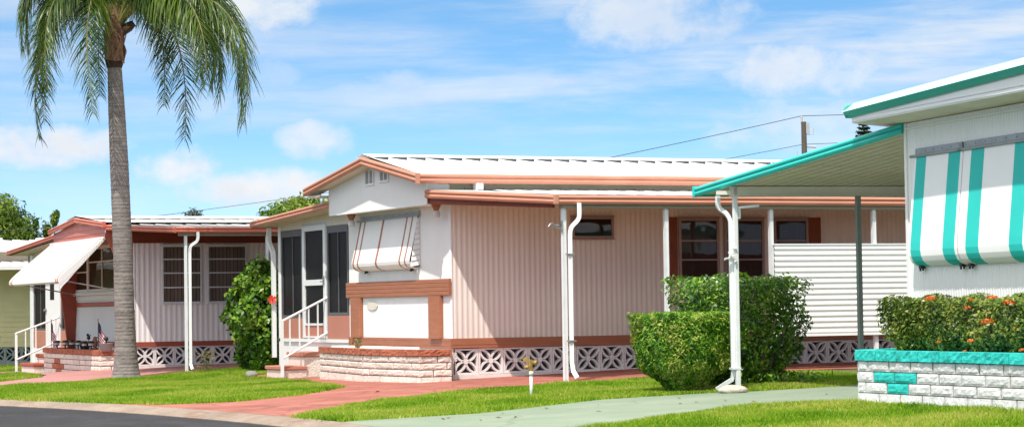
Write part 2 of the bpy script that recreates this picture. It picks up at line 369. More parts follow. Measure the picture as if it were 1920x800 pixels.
def lap(mb, O, d, n, Ln, z0, z1, pitch=.1, depth=.012):
    """horizontal lap siding; z1 may be a function of the distance along d"""
    O = Vector(O); d = Vector(d); n = Vector(n)
    zt = z1 if callable(z1) else (lambda s_: z1)
    segs = 24 if callable(z1) else 1
    zmax = max(zt(Ln*i/segs) for i in range(segs+1))
    z = z0
    while z < zmax-.005:
        for i in range(segs):
            a, b = Ln*i/segs, Ln*(i+1)/segs
            ta, tb = min(z+pitch, zt(a)), min(z+pitch, zt(b))
            if max(ta, tb) <= z+.002: continue
            ta, tb = max(ta, z), max(tb, z)
            pa, pb = O+d*a, O+d*b
            vs = [pa+n*depth+Vector((0, 0, z-O.z)), pb+n*depth+Vector((0, 0, z-O.z)), pb+n*.002+Vector((0, 0, tb-O.z)), pa+n*.002+Vector((0, 0, ta-O.z)),
                  pa+Vector((0, 0, z-O.z)), pb+Vector((0, 0, z-O.z))]
            mb.add(vs, [(0, 1, 2, 3), (4, 5, 1, 0)])
        z += pitch
FP = [(0,.15),(.022,.15),(.040,.135),(.050,.112),(.042,.092),(.024,.080),(.040,.066),(.050,.043),(.042,.020),(.026,.008),(.026,0),(0,0)]
def fascia(mb, P, Q, out, up=(0, 0, 1), h=.15):
    mb.extr([(a*h/.15, b*h/.15) for a, b in FP], P, Q, out, up)
def make_block_mesh(mat, s=.42, h=.40, dp=.09):
    """decorative screen block: frame plus four crossing petals"""
    mb = MB(); b = .028; y0, y1 = 0, dp
    mb.box(0, y0, 0, b, y1, h); mb.box(s-b, y0, 0, s, y1, h); mb.box(b, y0, 0, s-b, y1, b); mb.box(b, y0, h-b, s-b, y1, h)
    hx, hz = (s-2*b)/2, (h-2*b)/2; cx, cz = s/2, h/2; w = .030
    for sx in (1, -1):
        for sz in (1, -1):
            for k in (0, 1):
                pts = []
                for i in range(9):
                    t = math.pi/2*i/8
                    if k == 0: pts.append((1-math.cos(t), math.sin(t)))
                    else: pts.append((math.sin(t), 1-math.cos(t)))
                vs = []; fs = []
                for i, (u, v) in enumerate(pts):
                    i0, i1 = max(i-1, 0), min(i+1, 8)
                    tx = (pts[i1][0]-pts[i0][0])*hx*sx; tz = (pts[i1][1]-pts[i0][1])*hz*sz; l = math.hypot(tx, tz)
                    nx, nz = -tz/l*w/2, tx/l*w/2; X = cx+u*hx*sx; Z = cz+v*hz*sz
                    vs += [(X-nx, y0+.004+.002*k, Z-nz), (X+nx, y0+.004+.002*k, Z+nz), (X+nx, y1, Z+nz), (X-nx, y1, Z-nz)]
                for i in range(8):
                    o = i*4; fs += [(o, o+4, o+5, o+1), (o+1, o+5, o+6, o+2), (o+3, o+7, o+4, o), (o+2, o+6, o+7, o+3)]
                mb.add(vs, fs)
    mb.lathe((cx, 0, cz), [(.001, 0)], 3) if False else None
    # centre boss
    vs = [(cx+.045*math.cos(t*math.pi/6), y0+.002, cz+.045*math.sin(t*math.pi/6)) for t in range(12)]
    mb.add(vs, [tuple(range(12))])
    me = mb.done('breeze_block', mat)
    return me
def skirting(root, mat, origin, d, count, z, s=.43, h=.40, gap=.0):
    first = None; d = Vector(d); ang = math.atan2(d.y, d.x)
    for i in range(count):
        p = Vector(origin)+d*(i*(s+gap))
        dz = random.uniform(-.004, .004)
        if first is None:
            first = make_block_mesh(mat, s-.006, h); first.parent = root; first.location = (p.x, p.y, z+dz); first.rotation_euler = (0, 0, ang)
        else: share(first, 'breeze_block', (p.x, p.y, z+dz), root, ang)
def window(root, O, d, n, w, z0, z1, frame='frame', bars=(.5,), vb=(), back='curtain', blinds=False, label=None, fw=.035):
    """window standing 4 cm proud of a wall: frame > sash rails, pane; backing behind"""
    O = Vector(O); d = Vector(d); n = Vector(n)
    def P(s_, z, e): q = O+d*s_+n*e; return Vector((q.x, q.y, z))
    f = MB()
    def rb(s0, s1, za, zb, e0, e1):
        vs = [P(s0, za, e0), P(s1, za, e0), P(s1, zb, e0), P(s0, zb, e0), P(s0, za, e1), P(s1, za, e1), P(s1, zb, e1), P(s0, zb, e1)]
        f.add(vs, [(0,3,2,1),(4,5,6,7),(0,1,5,4),(1,2,6,5),(2,3,7,6),(3,0,4,7)])
    rb(0, fw, z0, z1, .014, .050); rb(w-fw, w, z0, z1, .014, .050); rb(fw, w-fw, z0, z0+fw, .014, .050); rb(fw, w-fw, z1-fw, z1, .014, .050)
    rb(-.012, w+.012, z1+.002, z1+.022, .014, .064); rb(-.012, w+.012, z0-.020, z0-.002, .014, .064)
    for b in bars:
        zz = z0+(z1-z0)*b; rb(fw+.001, w-fw-.001, zz-.014, zz+.014, .030, .048)
    for b in vb:
        ss = w*b; rb(ss-.02, ss+.02, z0+fw+.001, z1-fw-.001, .031, .052)
    fo = f.done('window', frame, root)
    if label: fo['label'] = label
    bk = MB(); bk.quad(P(fw*.5, z0+.01, .0155), P(w-fw*.5, z0+.01, .0155), P(w-fw*.5, z1-.01, .0155), P(fw*.5, z1-.01, .0155)); bk.done('curtain', 'darkint' if blinds else back, fo)
    if blinds:
        bl = MB(); k = int(w/.085)
        for i in range(k):
            s0 = fw+(w-2*fw)*i/k; s1 = s0+(w-2*fw)/k*.82
            bl.quad(P(s0, z0+.04, .018), P(s1, z0+.04, .026), P(s1, z1-.03, .026), P(s0, z1-.03, .018))
        bl.done('vertical_blind', 'blind', fo)
    pa = MB(); pa.quad(P(fw*.8, z0+fw*.8, .034), P(w-fw*.8, z0+fw*.8, .034), P(w-fw*.8, z1-fw*.8, .034), P(fw*.8, z1-fw*.8, .034)); pa.done('pane', 'glass', fo)
    return fo
def awning_mesh(mb, y0, y1, prof, pitch=.055, depth=.010, stripes=None):
    """ribbed sheet: prof = [(x,z)...] from rail down, swept along y; stripes: list of (ya,yb)"""
    prof = [Vector((a, 0, b)) for a, b in prof]; n = len(prof); nrm = []
    for i in range(n):
        t = (prof[min(i+1, n-1)]-prof[max(i-1, 0)]).normalized(); nrm.append(Vector((t.z, 0, -t.x)))
    ys = []; y = y0
    brk = sorted(set([v for s_ in (stripes or []) for v in s_ if y0 < v < y1]))
    while y < y1-1e-6:
        for a, h in ((0, 0), (.25, .5), (.5, 1), (.75, .5)):
            yy = y+a*pitch
            if yy < y1: ys.append((yy, h))
        y += pitch
    ys.append((y1, 0))
    for b_ in brk:
        ph = ((b_-y0)/pitch) % 1; ys.append((b_, 1-abs(2*ph-1)))
    ys.sort(key=lambda t: t[0])
    vs = []
    for yy, h in ys:
        for p, nn in zip(prof, nrm):
            q = p+nn*(-h*depth) if nn.x > 0 else p+nn*(h*depth)
            vs.append((q.x, yy, q.z))
    o = len(mb.v); mb.v += vs
    for i in range(len(ys)-1):
        ym = (ys[i][0]+ys[i+1][0])/2; mi = 0
        for a, b_ in (stripes or []):
            if a < ym < b_: mi = 1
        for j in range(n-1):
            mb.f.append((o+i*n+j, o+i*n+j+1, o+(i+1)*n+j+1, o+(i+1)*n+j)); mb.m.append(mi)
def pan_roof(mb, x0, x1, P, Q, pitch, a0, a1, dx0=0, dx1=0):
    """pan sheets running along X: eave (y,z)=P to ridge Q, each pan tilted by a0 (eave) .. a1 (ridge)"""
    k = int(math.ceil((x1-x0)/pitch)); ns = 4
    for i in range(k):
        xa, xb = x0+i*pitch, min(x0+(i+1)*pitch, x1)
        vs = []
        for j in range(ns+1):
            t = j/ns; y = P[0]+(Q[0]-P[0])*t; z = P[1]+(Q[1]-P[1])*t; a = a0+(a1-a0)*t
            ca = xa if xa > x0+1e-6 else xa+dx0*(1-t)
            vs += [(ca, y, z+a), (xb, y, z), (xb, y, z+a)]
        fs = []
        for j in range(ns):
            o = j*3; fs += [(o, o+1, o+4, o+3), (o+1, o+2, o+5, o+4)]
        mb.add(vs, fs)
def downspout(root, pts, r=.035, mat='post', name='downspout'):
    mb = MB()
    mb.tube(pts, r, 4, sq=False); return mb.done(name, mat, root)
def smooth_path(pts, k=5):
    out = []; P = [Vector(p) for p in pts]
    for i in range(len(P)-1):
        a, b, c, d = P[max(i-1, 0)], P[i], P[i+1], P[min(i+2, len(P)-1)]
        for j in range(k):
            t = j/k
            out.append(.5*((2*b)+(c-a)*t+(2*a-5*b+4*c-d)*t*t+(3*b-a-3*c+d)*t**3))
    out.append(P[-1]); return out
def brick_wall(segs, z0, rows, bh, bl, mats, parent, accents=(), th=.10, offs=0, mort=.014, jit=.006, vm=.016):
    """running-bond split-face courses along connected segments; accents: set of (segment,row,index)"""
    mbs = {0: MB(), 1: MB()}
    core = MB()
    for si, (P, Q) in enumerate(segs):
        P = Vector((*P, 0)); Q = Vector((*Q, 0)); d = (Q-P); Ln = d.length; d.normalize(); n = Vector((d.y, -d.x, 0))
        up = Vector((0, 0, 1))
        zb = z0
        core.bar((P-n*th*.55)+up*(zb+rows*bh/2-.01-.2), (Q-n*th*.55)+up*(zb+rows*bh/2-.01-.2), th*.88, rows*bh+.38-.01)
        for r in range(rows):
            s_ = -bl*(.5 if (r+offs) % 2 else 0) - bl*.12*((r*7) % 3); idx = 0
            while s_ < Ln-.02:
                a, b = max(s_, 0), min(s_+bl, Ln)
                if b-a > .03:
                    e = random.uniform(0, jit)
                    A = P+d*(a+vm/2); B = P+d*(b-vm/2)
                    zz0, zz1 = zb+r*bh+mort/2-(.25 if r == 0 else 0), zb+(r+1)*bh-mort/2
                    tgt = mbs[1 if (si, r, idx) in accents else 0]
                    # split face: grid with jitter
                    nx, nz = max(3, int((b-a)/.05)), 4; vs = []; fs = []
                    for i in range(nx+1):
                        for j in range(nz+1):
                            edge = i in (0, nx) or j in (0, nz)
                            q = A.lerp(B, i/nx)+n*((-.004 if edge else random.uniform(.002, .009))+e)
                            vs.append((q.x, q.y, zz0+(zz1-zz0)*j/nz))
                    for i in range(nx):
                        for j in range(nz): o = i*(nz+1)+j; fs.append((o, o+nz+1, o+nz+2, o+1))
                    k0 = len(vs)
                    for q, zz in ((A, zz0), (B, zz0), (B, zz1), (A, zz1)): w = q-n*(th*.5); vs.append((w.x, w.y, zz))
                    c = [0, nx*(nz+1), nx*(nz+1)+nz, nz]
                    # side strips
                    top = [i*(nz+1)+nz for i in range(nx+1)]; bot = [i*(nz+1) for i in range(nx+1)]
                    fs.append(tuple(top)+(k0+2, k0+3)); fs.append(tuple(bot[::-1])+(k0, k0+1))
                    fs.append(tuple(range(0, nz+1))[::1]+(k0+3, k0)); fs.append(tuple(nx*(nz+1)+j for j in range(nz, -1, -1))+(k0+1, k0+2))
                    tgt.add(vs, fs)
                s_ += bl; idx += 1
    mbs[0].done('brick_course', mats[0], parent)
    if mbs[1].v: mbs[1].done('accent_brick', mats[1], parent)
    core.done('mortar_bed', 'mortar', parent)
def brick_cap(segs, z, h, bl, mat, parent, depth=.22, over=.025, name='capping'):
    mb = MB()
    for P, Q in segs:
        P = Vector((*P, 0)); Q = Vector((*Q, 0)); d = (Q-P); Ln = d.length; d.normalize(); n = Vector((d.y, -d.x, 0))
        k = max(1, round(Ln/bl))
        for i in range(k):
            A = P+d*(Ln*i/k+.009); B = P+d*(Ln*(i+1)/k-.009)
            nx, nz = max(3, int((B-A).length/.05)), 3; vs = []; fs = []
            for a in range(nx+1):
                for j in range(nz+1):
                    q = A.lerp(B, a/nx)+n*(over+random.uniform(-.006, .008)); vs.append((q.x, q.y, z+h*j/nz+random.uniform(-.002, .002)))
            for a in range(nx):
                for j in range(nz): o = a*(nz+1)+j; fs.append((o, o+nz+1, o+nz+2, o+1))
            k0 = len(vs)
            for q, zz in ((A, z), (B, z), (B, z+h), (A, z+h)): w = q-n*(depth); vs.append((w.x, w.y, zz))
            top = [a*(nz+1)+nz for a in range(nx+1)]; bot = [a*(nz+1) for a in range(nx+1)]
            fs.append(tuple(top)+(k0+2, k0+3)); fs.append(tuple(bot[::-1])+(k0, k0+1))
            fs.append(tuple(range(0, nz+1))+(k0+3, k0)); fs.append(tuple(nx*(nz+1)+j for j in range(nz, -1, -1))+(k0+1, k0+2)); fs.append((k0+3, k0+2, k0+1, k0))
            mb.add(vs, fs)
    return mb.done(name, mat, parent)

# ------------------------------------------------------------------ flat areas
def sheet(name, poly, dz, mat, step=.5, zf=None):
    bm = bmesh.new(); vs = [bm.verts.new((x, y, 0)) for x, y in poly]; bm.faces.new(vs)
    xs = [p[0] for p in poly]; ys = [p[1] for p in poly]
    for ax, lo, hi in ((0, min(xs), max(xs)), (1, min(ys), max(ys))):
        st = max(step, (hi-lo)/60); v = lo+st
        while v < hi:
            co = [0, 0, 0]; no = [0, 0, 0]; co[ax] = v; no[ax] = 1
            bmesh.ops.bisect_plane(bm, geom=bm.verts[:]+bm.edges[:]+bm.faces[:], plane_co=co, plane_no=no); v += st
    bmesh.ops.triangulate(bm, faces=bm.faces[:])
    for v in bm.verts: v.co.z = (zf or g)(v.co.x, v.co.y)+dz
    for f in bm.faces:
        if f.normal.z < 0: f.normal_flip()
    mb = MB(); mb.frombm(bm); return mb.done(name, mat)
def inpoly(px, py, poly):
    ins = np.zeros(len(px), bool); n = len(poly)
    for i in range(n):
        x0, y0 = poly[i]; x1, y1 = poly[(i+1) % n]
        c = ((y0 > py) != (y1 > py)) & (px < (x1-x0)*(py-y0)/((y1-y0) or 1e-9)+x0); ins ^= c
    return ins
gv = np.vectorize(g)
def grass(name, poly, dens, label, hmin=.03, hmax=.066, wid=.0085):
    xs = [p[0] for p in poly]; ys = [p[1] for p in poly]
    area = (max(xs)-min(xs))*(max(ys)-min(ys)); n = int(area*dens*.8)
    px = rng.uniform(min(xs), max(xs), n); py = rng.uniform(min(ys), max(ys), n)
    # ragged edge
    jx, jy = rng.normal(0, .035, n), rng.normal(0, .035, n)
    k = inpoly(px, py, poly); px, py = px[k]+jx[k], py[k]+jy[k]; n = len(px)
    gx = np.linspace(min(xs)-1, max(xs)+1, 60); gy = np.linspace(min(ys)-1, max(ys)+1, 60)
    pz = gv(px, py)
    cl = .5+.5*np.sin(px*3.1+1.3*np.sin(py*2.3))*np.sin(py*2.7+1.1*np.sin(px*1.9))
    h = (hmin+(hmax-hmin)*rng.random(n))*(.6+.75*cl)
    a = rng.uniform(0, 2*np.pi, n); w = wid*(.7+.6*rng.random(n))
    lean = rng.normal(0, .45, (n, 2))*h[:, None]
    V = np.empty((n, 3, 3), np.float32)
    V[:, 0] = np.c_[px-np.cos(a)*w, py-np.sin(a)*w, pz-.004]
    V[:, 1] = np.c_[px+np.cos(a)*w, py+np.sin(a)*w, pz-.004]
    V[:, 2] = np.c_[px+lean[:, 0], py+lean[:, 1], pz+h]
    o = npmesh(name, V.reshape(-1, 3), np.arange(3*n).reshape(-1, 3), 'grass', nper=3)
    return tag(o, label, 'grass', kind='stuff')
def leaves(name, P, Nn, mat, ln, wd, parent=None, spread=.9, fold=.25, lvar=.4):
    """one folded 4-point leaf at each P, facing roughly Nn"""
    n = len(P)
    Nn = Nn+rng.normal(0, spread, (n, 3)); Nn /= np.linalg.norm(Nn, axis=1)[:, None]+1e-9
    T = rng.normal(0, 1, (n, 3)); T -= (T*Nn).sum(1)[:, None]*Nn; T /= np.linalg.norm(T, axis=1)[:, None]+1e-9
    B = np.cross(Nn, T)
    l = ln*(1+lvar*(rng.random(n)*2-1))[:, None]; w = wd*(1+lvar*(rng.random(n)*2-1))[:, None]
    V = np.empty((n, 4, 3), np.float32)
    V[:, 0] = P-T*l/2; V[:, 2] = P+T*l/2; V[:, 1] = P+B*w/2+Nn*w*fold; V[:, 3] = P-B*w/2+Nn*w*fold
    F = np.arange(4*n).reshape(-1, 4)
    return npmesh(name, V.reshape(-1, 3), F, mat, parent)

def build_ground():
    ct = [(-14, 22), (-11.4, 15.5), (-9.3, 10), (-7.75, 6), (-6.6, 2.73), (-6.01, -.04), (-5.60, -2.79), (-5.40, -4.78), (-5.24, -7.02), (-5.22, -9.5), (-5.35, -13), (-5.9, -18), (-7.2, -26), (-9.5, -34), (-14, -44)]
    ct = [(p.x, p.y) for p in smooth_path([(x, y, 0) for x, y in ct], 5)]
    # big earth sheet
    gx = sorted(set([-900, -400, -150, -60]+list(range(-30, 31, 2))+[60, 150, 400, 900])); gy = sorted(set([-900, -400, -150, -60]+list(range(-50, 51, 2))+[80, 150, 400, 900]))
    vs = [(x, y, g(x, y)*(1 if abs(x) < 40 else 0)-.35 if x < 0 else g(x, y)-.12 if x < 400 else -.1) for x in gx for y in gy]
    m = len(gy); mb = MB(); mb.add(vs, [(i*m+j, (i+1)*m+j, (i+1)*m+j+1, i*m+j+1) for i in range(len(gx)-1) for j in range(m-1)])
    tag(mb.done('ground', 'earth'), 'bare earth under the lawns and houses', 'ground', kind='structure')
    yard = list(ct)+[(60, -44), (60, 60), (-14, 60)]
    tag(sheet('lawn_soil', yard, 0, 'soil', 1.0), 'green turf base of the front gardens', 'ground', kind='structure')
    # kerb: shallow gutter strip beside the road
    mb = MB(); vs = []
    W = .36
    for i, (x, y) in enumerate(ct):
        vs += [(x+.02, y, g(x, y)+.012), (x-W*.55, y, g(x, y)-.015), (x-W, y, g(x, y)-.065), (x-W, y, g(x, y)-.3)]
    mb.add(vs, [(i*4+j, (i+1)*4+j, (i+1)*4+j+1, i*4+j+1) for i in range(len(ct)-1) for j in range(3)])
    tag(mb.done('kerb', 'kerb'), 'stained concrete kerb along the road edge', 'kerb', kind='structure')
    road = [(x-W+.03, y) for x, y in ct]+[(-40, -44), (-40, 22)]
    rz = lambda x, y: g(-6 if x < -6 else x, y)-.075
    tag(sheet('road', road, 0, 'asphalt', 1.0, zf=lambda x, y: g(min(max(x, -14), 0), y)*1.0-.062), 'dark asphalt road in the foreground', 'road', kind='structure')
    # painted drives
    rp = [(-5.83, -.9), (-5.60, -2.79), (-5.40, -4.78), (-5.24, -7.02), (-5.24, -7.5), (-4.2, -6.0), (-3.0, -4.80), (-1.25, -4.02), (.21, -3.42), (1.2, -3.5), (13, -3.5), (13, .0), (-.05, .0), (-.3, 4.7), (0, 8.4), (-1.0, 7.5), (-1.26, 7.0), (-1.0, 6.6), (-1.0, 5.0), (-1.19, 3.9), (-1.74, 1.0), (-1.97, -.35), (-3.3, -2.03), (-4.49, -2.75), (-5.4, -2.2)]
    tag(sheet('red_driveway', rp, .010, 'redpave'), 'red painted concrete driveway of the middle home', 'driveway', kind='structure')
    pk = [(-9.3, 10.2), (-4.93, 10.55), (-4.08, 8.6), (-3.09, 9.25), (-1.38, 10.02), (.33, 11.0), (13, 11.0), (13, 13.92), (-1.36, 13.92), (-2.2, 14.0), (-2.2, 19.3), (-3.1, 21.8), (-3.6, 14.2), (-3.6, 12.9), (-3.75, 11.7), (-5.0, 10.9), (-9.4, 10.7)]
    pk = [(-9.2, 9.9), (-5.55, 8.6), (-4.1, 8.9), (-3.1, 9.45), (-1.38, 10.15), (.33, 11.2), (13, 11.2), (13, 13.92), (-1.4, 13.92), (-2.0, 14.0), (-2.0, 22.0), (-3.3, 22.0), (-3.4, 13.2), (-3.8, 11.9), (-5.0, 10.6), (-9.4, 10.9)]
    tag(sheet('pink_path', pk, .010, 'pinkpave'), 'pink painted concrete path beside the left home', 'path', kind='structure')
    gp = [(-5.21, -9.0), (-4.95, -8.9), (-3.51, -9.05), (-1.35, -7.95), (.32, -8.15), (.43, -8.35), (1.94, -8.55), (14, -7.3), (14, -14), (.3, -14), (.0, -12.2), (-.20, -11.6), (-.86, -11.0), (-2.02, -11.55), (-3.65, -12.6), (-5.4, -14.0), (-5.30, -12)]
    tag(sheet('green_driveway', gp, .010, 'greenpave'), 'pale green painted concrete driveway of the right home', 'driveway', kind='structure')
    # grass
    lawnL = [(-5.7, 8.4), (-4.08, 8.8), (-3.09, 9.35), (-1.38, 10.05), (.33, 11.1), (.37, 10.37), (.3, 8.6), (-.71, 7.77), (-1.26, 7.3), (-.99, 6.6), (-.99, 5.3), (-1.19, 3.96), (-1.74, 1.09), (-1.97, -.39), (-3.3, -2.07), (-4.49, -2.8), (-5.43, -2.3), (-5.83, -.9), (-6.6, 2.73), (-7.2, 4.9)]
    grass('lawn_grass', lawnL, 4200, 'sunny yellow green grass around the palm trunk')
    grass('lawn_grass', [(-9, 11.2), (-5, 10.8), (-3.85, 12.0), (-3.5, 13.3), (-3.4, 21.5), (-2.2, 23), (5, 23.5), (5, 26.6), (-9, 26.6)], 2200, 'grass beside the path to the left home')
    grass('lawn_grass', [(-5.22, -7.4), (-4.2, -5.9), (-3.0, -4.74), (-1.25, -3.96), (.21, -3.36), (1.14, -3.5), (3.6, -3.5), (3.6, -6.5), (1.94, -8.6), (.43, -8.38), (.32, -8.1), (-1.35, -7.98), (-3.51, -9.10), (-4.95, -8.95), (-5.18, -8.6)], 4600, 'grass strip between the red driveway and the green driveway')
    grass('lawn_grass', [(-5.3, -13.9), (-3.65, -12.62), (-2.02, -11.58), (-.86, -11.02), (-.22, -11.3), (-.05, -11.9), (.0, -18), (-5.8, -18)], 4200, 'grass in front of the white and teal block planter')
    # leaf litter on the drives
    P = np.array([(random.uniform(-4.5, 1.5), random.uniform(-10.6, -8.8)) for _ in range(16)]+[(random.uniform(-5, 1), random.uniform(-3.6, -.3)) for _ in range(12)])
    P3 = np.c_[P, [g(x, y)+.018 for x, y in P]]
    tag(leaves('leaf_litter', P3, np.tile([0, 0, 1.], (len(P3), 1)), 'deadleaf', .065, .03, spread=.25), 'scattered dry leaves on the driveways', 'leaves', kind='stuff')
build_ground()
exec_order = []
#PART2
# ------------------------------------------------------------------ middle home
def build_middle():
    r = thing('mobile_home', 'pale pink and white mobile home with salmon fascia, white roof and striped window awning', 'mobile home')
    # walls
    mb = MB(); corrug(mb, (0, 4.62, 0), (0, -1, 0), (-1, 0, 0), 4.60, .62, 2.82, .052, .008); mb.done('front_wall', 'white_wall', r)
    mb = MB(); corrug(mb, (.03, 0, 0), (1, 0, 0), (0, -1, 0), 15.9, .62, 3.10, .092, .009); mb.done('side_wall', 'pink_wall', r)
    mb = MB(); mb.tube([(.012, .012, .62), (.012, .012, 2.80)], .028, 10); mb.done('corner_post', 'white', r)
    mb = MB(); mb.box(.02, 4.55, -.3, 15.9, 4.62, 3.1); mb.box(15.85, .02, -.3, 15.9, 4.5, 3.1); mb.done('rear_wall', 'pink_wall', r)
    mb = MB(); mb.box(.10, .14, -.3, 15.8, 4.5, .60); mb.done('underfloor', 'roof_dark', r)
    # trim
    mb = MB()
    for i in range(4): mb.box(-.03-.004*(i % 2), -.034, .505+i*.039, 0, 4.60, .541+i*.039)
    mb.box(-.025, -.03, .50, -.001, 4.6, .66); mb.done('base_trim', 'brown', r)
    mb = MB()
    for i in range(3): mb.box(.0, -.034-.004*(i % 2), .507+i*.051, 15.9, -.001, .555+i*.051)
    mb.box(-.001, -.028, .502, 15.9, .0, .659); mb.done('base_trim', 'brown', r)
    mb = MB(); mb.box(-.055, -.04, 1.345, -.012, 4.63, 1.612)
    for i in range(4): mb.bbox(-.062, -.045, 1.348+i*.066, -.05, 4.635, 1.408+i*.066, .006)
    mb.done('header_trim', 'brown', r)
    for a, b in ((4.36, 3.92), (.77, .31)):
        mb = MB(); mb.bbox(-.085, b, .655, -.012, a, 1.34, .006); mb.done('trim_post', 'brown', r)
    # skirting and plinth
    skirting(r, 'block', (.03, .0, .100), (1, 0, 0), 28, 0.085 and .088, .435, .41)
    mb = MB(); mb.box(.0, -.012, -.3, 15.9, .10, .086); mb.box(0, .0, -.3, .05, 4.5, .5); mb.done('plinth', 'plinth', r)
    # gable box and roof
    def rake(y, top=3.68):
        return top-.43*(2.3-y)/2.45 if y < 2.3 else top-.37*(y-2.3)/2.9
    mb = MB()
    corrug(mb, (-.39, 4.50, 0), (0, -1, 0), (-1, 0, 0), 4.50, 2.80, lambda s_: rake(4.50-s_)-.05, .052, .007)
    mb.quad((-.39, 0, 2.80), (0.0, 0, 2.80), (0, 0, 3.2), (-.39, 0, 3.2)); mb.quad((-.39, 4.5, 2.80), (-.39, 4.5, 3.3), (.3, 4.5, 3.3), (.3, 4.5, 2.8))
    mb.quad((-.39, 0, 2.80), (-.39, 4.5, 2.80), (.02, 4.5, 2.80), (.02, 0, 2.80)); mb.done('gable_box', 'white_wall', r)
    mb = MB(); mb.bar((-.397, -.004, 2.80), (-.397, -.004, 3.13), .02, .02); mb.bar((-.397, 4.504, 2.80), (-.397, 4.504, 3.25), .02, .02)
    mb.bar((-.398, 0.01, 2.796), (-.398, 4.49, 2.796), .016, .016); mb.done('box_edging', 'white', r)
    mb = MB(); pan_roof(mb, -.60, 16.1, (-.17, 3.262), (2.3, 3.672), .335, .006, .052)
    mb.quad((-.6, 5.2, 3.30), (16.1, 5.2, 3.30), (16.1, 2.3, 3.675), (-.6, 2.3, 3.675))
    mb.quad((-.58, -.1, 3.19), (-.58, 2.3, 3.60), (16.1, 2.3, 3.60), (16.1, -.1, 3.19)); mb.done('roof', 'roof', r)
    mb = MB(); mb.quad((-.60, 1.96, 3.674), (16.1, 1.96, 3.674), (16.1, 2.31, 3.737), (-.60, 2.31, 3.737)); mb.quad((-.6, 2.31, 3.737), (16.1, 2.31, 3.737), (16.1, 2.65, 3.69), (-.6, 2.65, 3.69))
    mb.quad((-.60, 1.96, 3.668), (16.1, 1.96, 3.668), (16.1, 1.96, 3.674), (-.60, 1.96, 3.674)); mb.done('ridge_cap', 'roof', r)
    mb = MB(); mb.quad((-.58, 1.985, 3.60), (16.1, 1.985, 3.60), (16.1, 1.985, 3.672), (-.58, 1.985, 3.672)); mb.done('ridge_gap_shade', 'roof_dark', r)  # dark strip stands in for shade in the openings under the cap
    mb = MB(); fascia(mb, (-.60, -.17, 3.115), (-.60, 2.3, 3.535), (-1, 0, 0), h=.15); mb.extr(FP, (-.60, 2.3, 3.535), (-.60, 5.2, 3.165), (-1, 0, 0), (0, 0, 1)); mb.done('rake_fascia', 'fascia', r)
    mb = MB(); fascia(mb, (-.62, -.17, 3.115), (16.1, -.17, 3.115), (0, -1, 0), h=.15); mb.box(-.655, -.225, 3.105, -.60, -.165, 3.275); mb.done('eave_fascia', 'fascia', r)
    mb = MB(); mb.quad((-.595, 2.3, 3.535), (-.595, 5.19, 3.17), (-.38, 5.19, 3.17), (-.38, 2.3, 3.535)); mb.quad((-.595, -.16, 3.125), (-.595, 2.3, 3.54), (-.38, 2.3, 3.54), (-.38, -.16, 3.125))
    mb.box(-.59, 4.51, 3.13, 16, 5.16, 3.15); mb.done('soffit', 'soffit', r)
    mb = MB(); mb.box(.0, -.020, 3.0, 16, -.004, 3.20); mb.box(-.2, -.16, 3.115, 16, -.02, 3.125)
    mb.done('eave_shadow_board', 'olive', r)  # olive tone stands in for shadow on the wall strip below the eave
    for i in range(30):
        mb = MB(); mb.sphere((.25+i*.34, -.022, 3.045), .012, 6, 4); mb.done('screw', 'roof_dark', r)
    mb = MB(); mb.box(.38, -.20, 2.99, .50, -.05, 3.16); mb.done('roof_bracket', 'white', r)
    for (a, b, z0, z1) in ((2.71, 2.31, 3.25, 3.47), (2.03, 1.64, 3.27, 3.45)):
        mb = MB(); y0 = b
        mb.box(-.415, a, z0, -.398, a-.03, z1); mb.box(-.415, b, z0, -.398, b+.03, z1); m_ = (a+b)/2; mb.box(-.415, m_-.015, z0, -.398, m_+.015, z1); mb.box(-.416, b-.01, z0-.03, -.397, a+.01, z0)
        v = mb.done('gable_vent', 'white', r)
        mb = MB()
        for i in range(6): zz = z0+(z1-z0)*i/6; mb.quad((-.412, a, zz), (-.412, b, zz), (-.399, b, zz+(z1-z0)/6), (-.399, a, zz+(z1-z0)/6))
        mb.done('louvre', pmat('vent_grey', (.36, .35, .34), .6, .1), v)
    for y in (4.02, .16):
        mb = MB(); mb.lathe((-.17, y, 2.70), [(.045, .0), (.05, .02), (.085, .09), (.085, .098)], 4); s_ = mb.done('security_light', 'brown', r)
        mb = MB(); mb.lathe((-.17, y, 2.585), [(.012, 0), (.055, .01), (.068, .045), (.058, .09), (.03, .118)], 12); mb.done('lamp_glass', 'clear', s_, True)
    # window awning
    prof = [(-.035, 2.665), (-.075, 2.47), (-.115, 2.28), (-.155, 2.10), (-.185, 1.985), (-.195, 1.93), (-.185, 1.88), (-.155, 1.84), (-.105, 1.815), (-.03, 1.80)]
    st = [(3.86, 3.93), (3.64, 3.71), (2.77, 2.84), (1.69, 1.76), (1.45, 1.52)]
    mb = MB(); awning_mesh(mb, 1.27, 3.98, prof, .05, .006, st); aw = mb.done('window_awning', ['white_wall', 'brown'], r)
    mb = MB(); mb.box(-.03, 1.22, 2.675, -.012, 3.96, 2.745); mb.tube([(-.05, 1.20, 2.672), (-.05, 4.06, 2.672)], .018, 8)
    for i in range(8): mb.sphere((-.032, 1.4+i*.34, 2.71), .009, 6, 4)
    mb.done('awning_rail', 'galv', aw)
    mb = MB()
    for i in range(9):
        z = 1.86+i*.088; dep = .02+.15*(2.70-z)/.84
        mb.add([(-.012, 1.262, z+.082), (-dep-.01, 1.262, z+.052), (-dep-.02, 1.250, z-.030), (-.012, 1.250, z+.0)], [(0, 1, 2, 3)])
    mb.done('side_louvre', 'white_wall', aw)
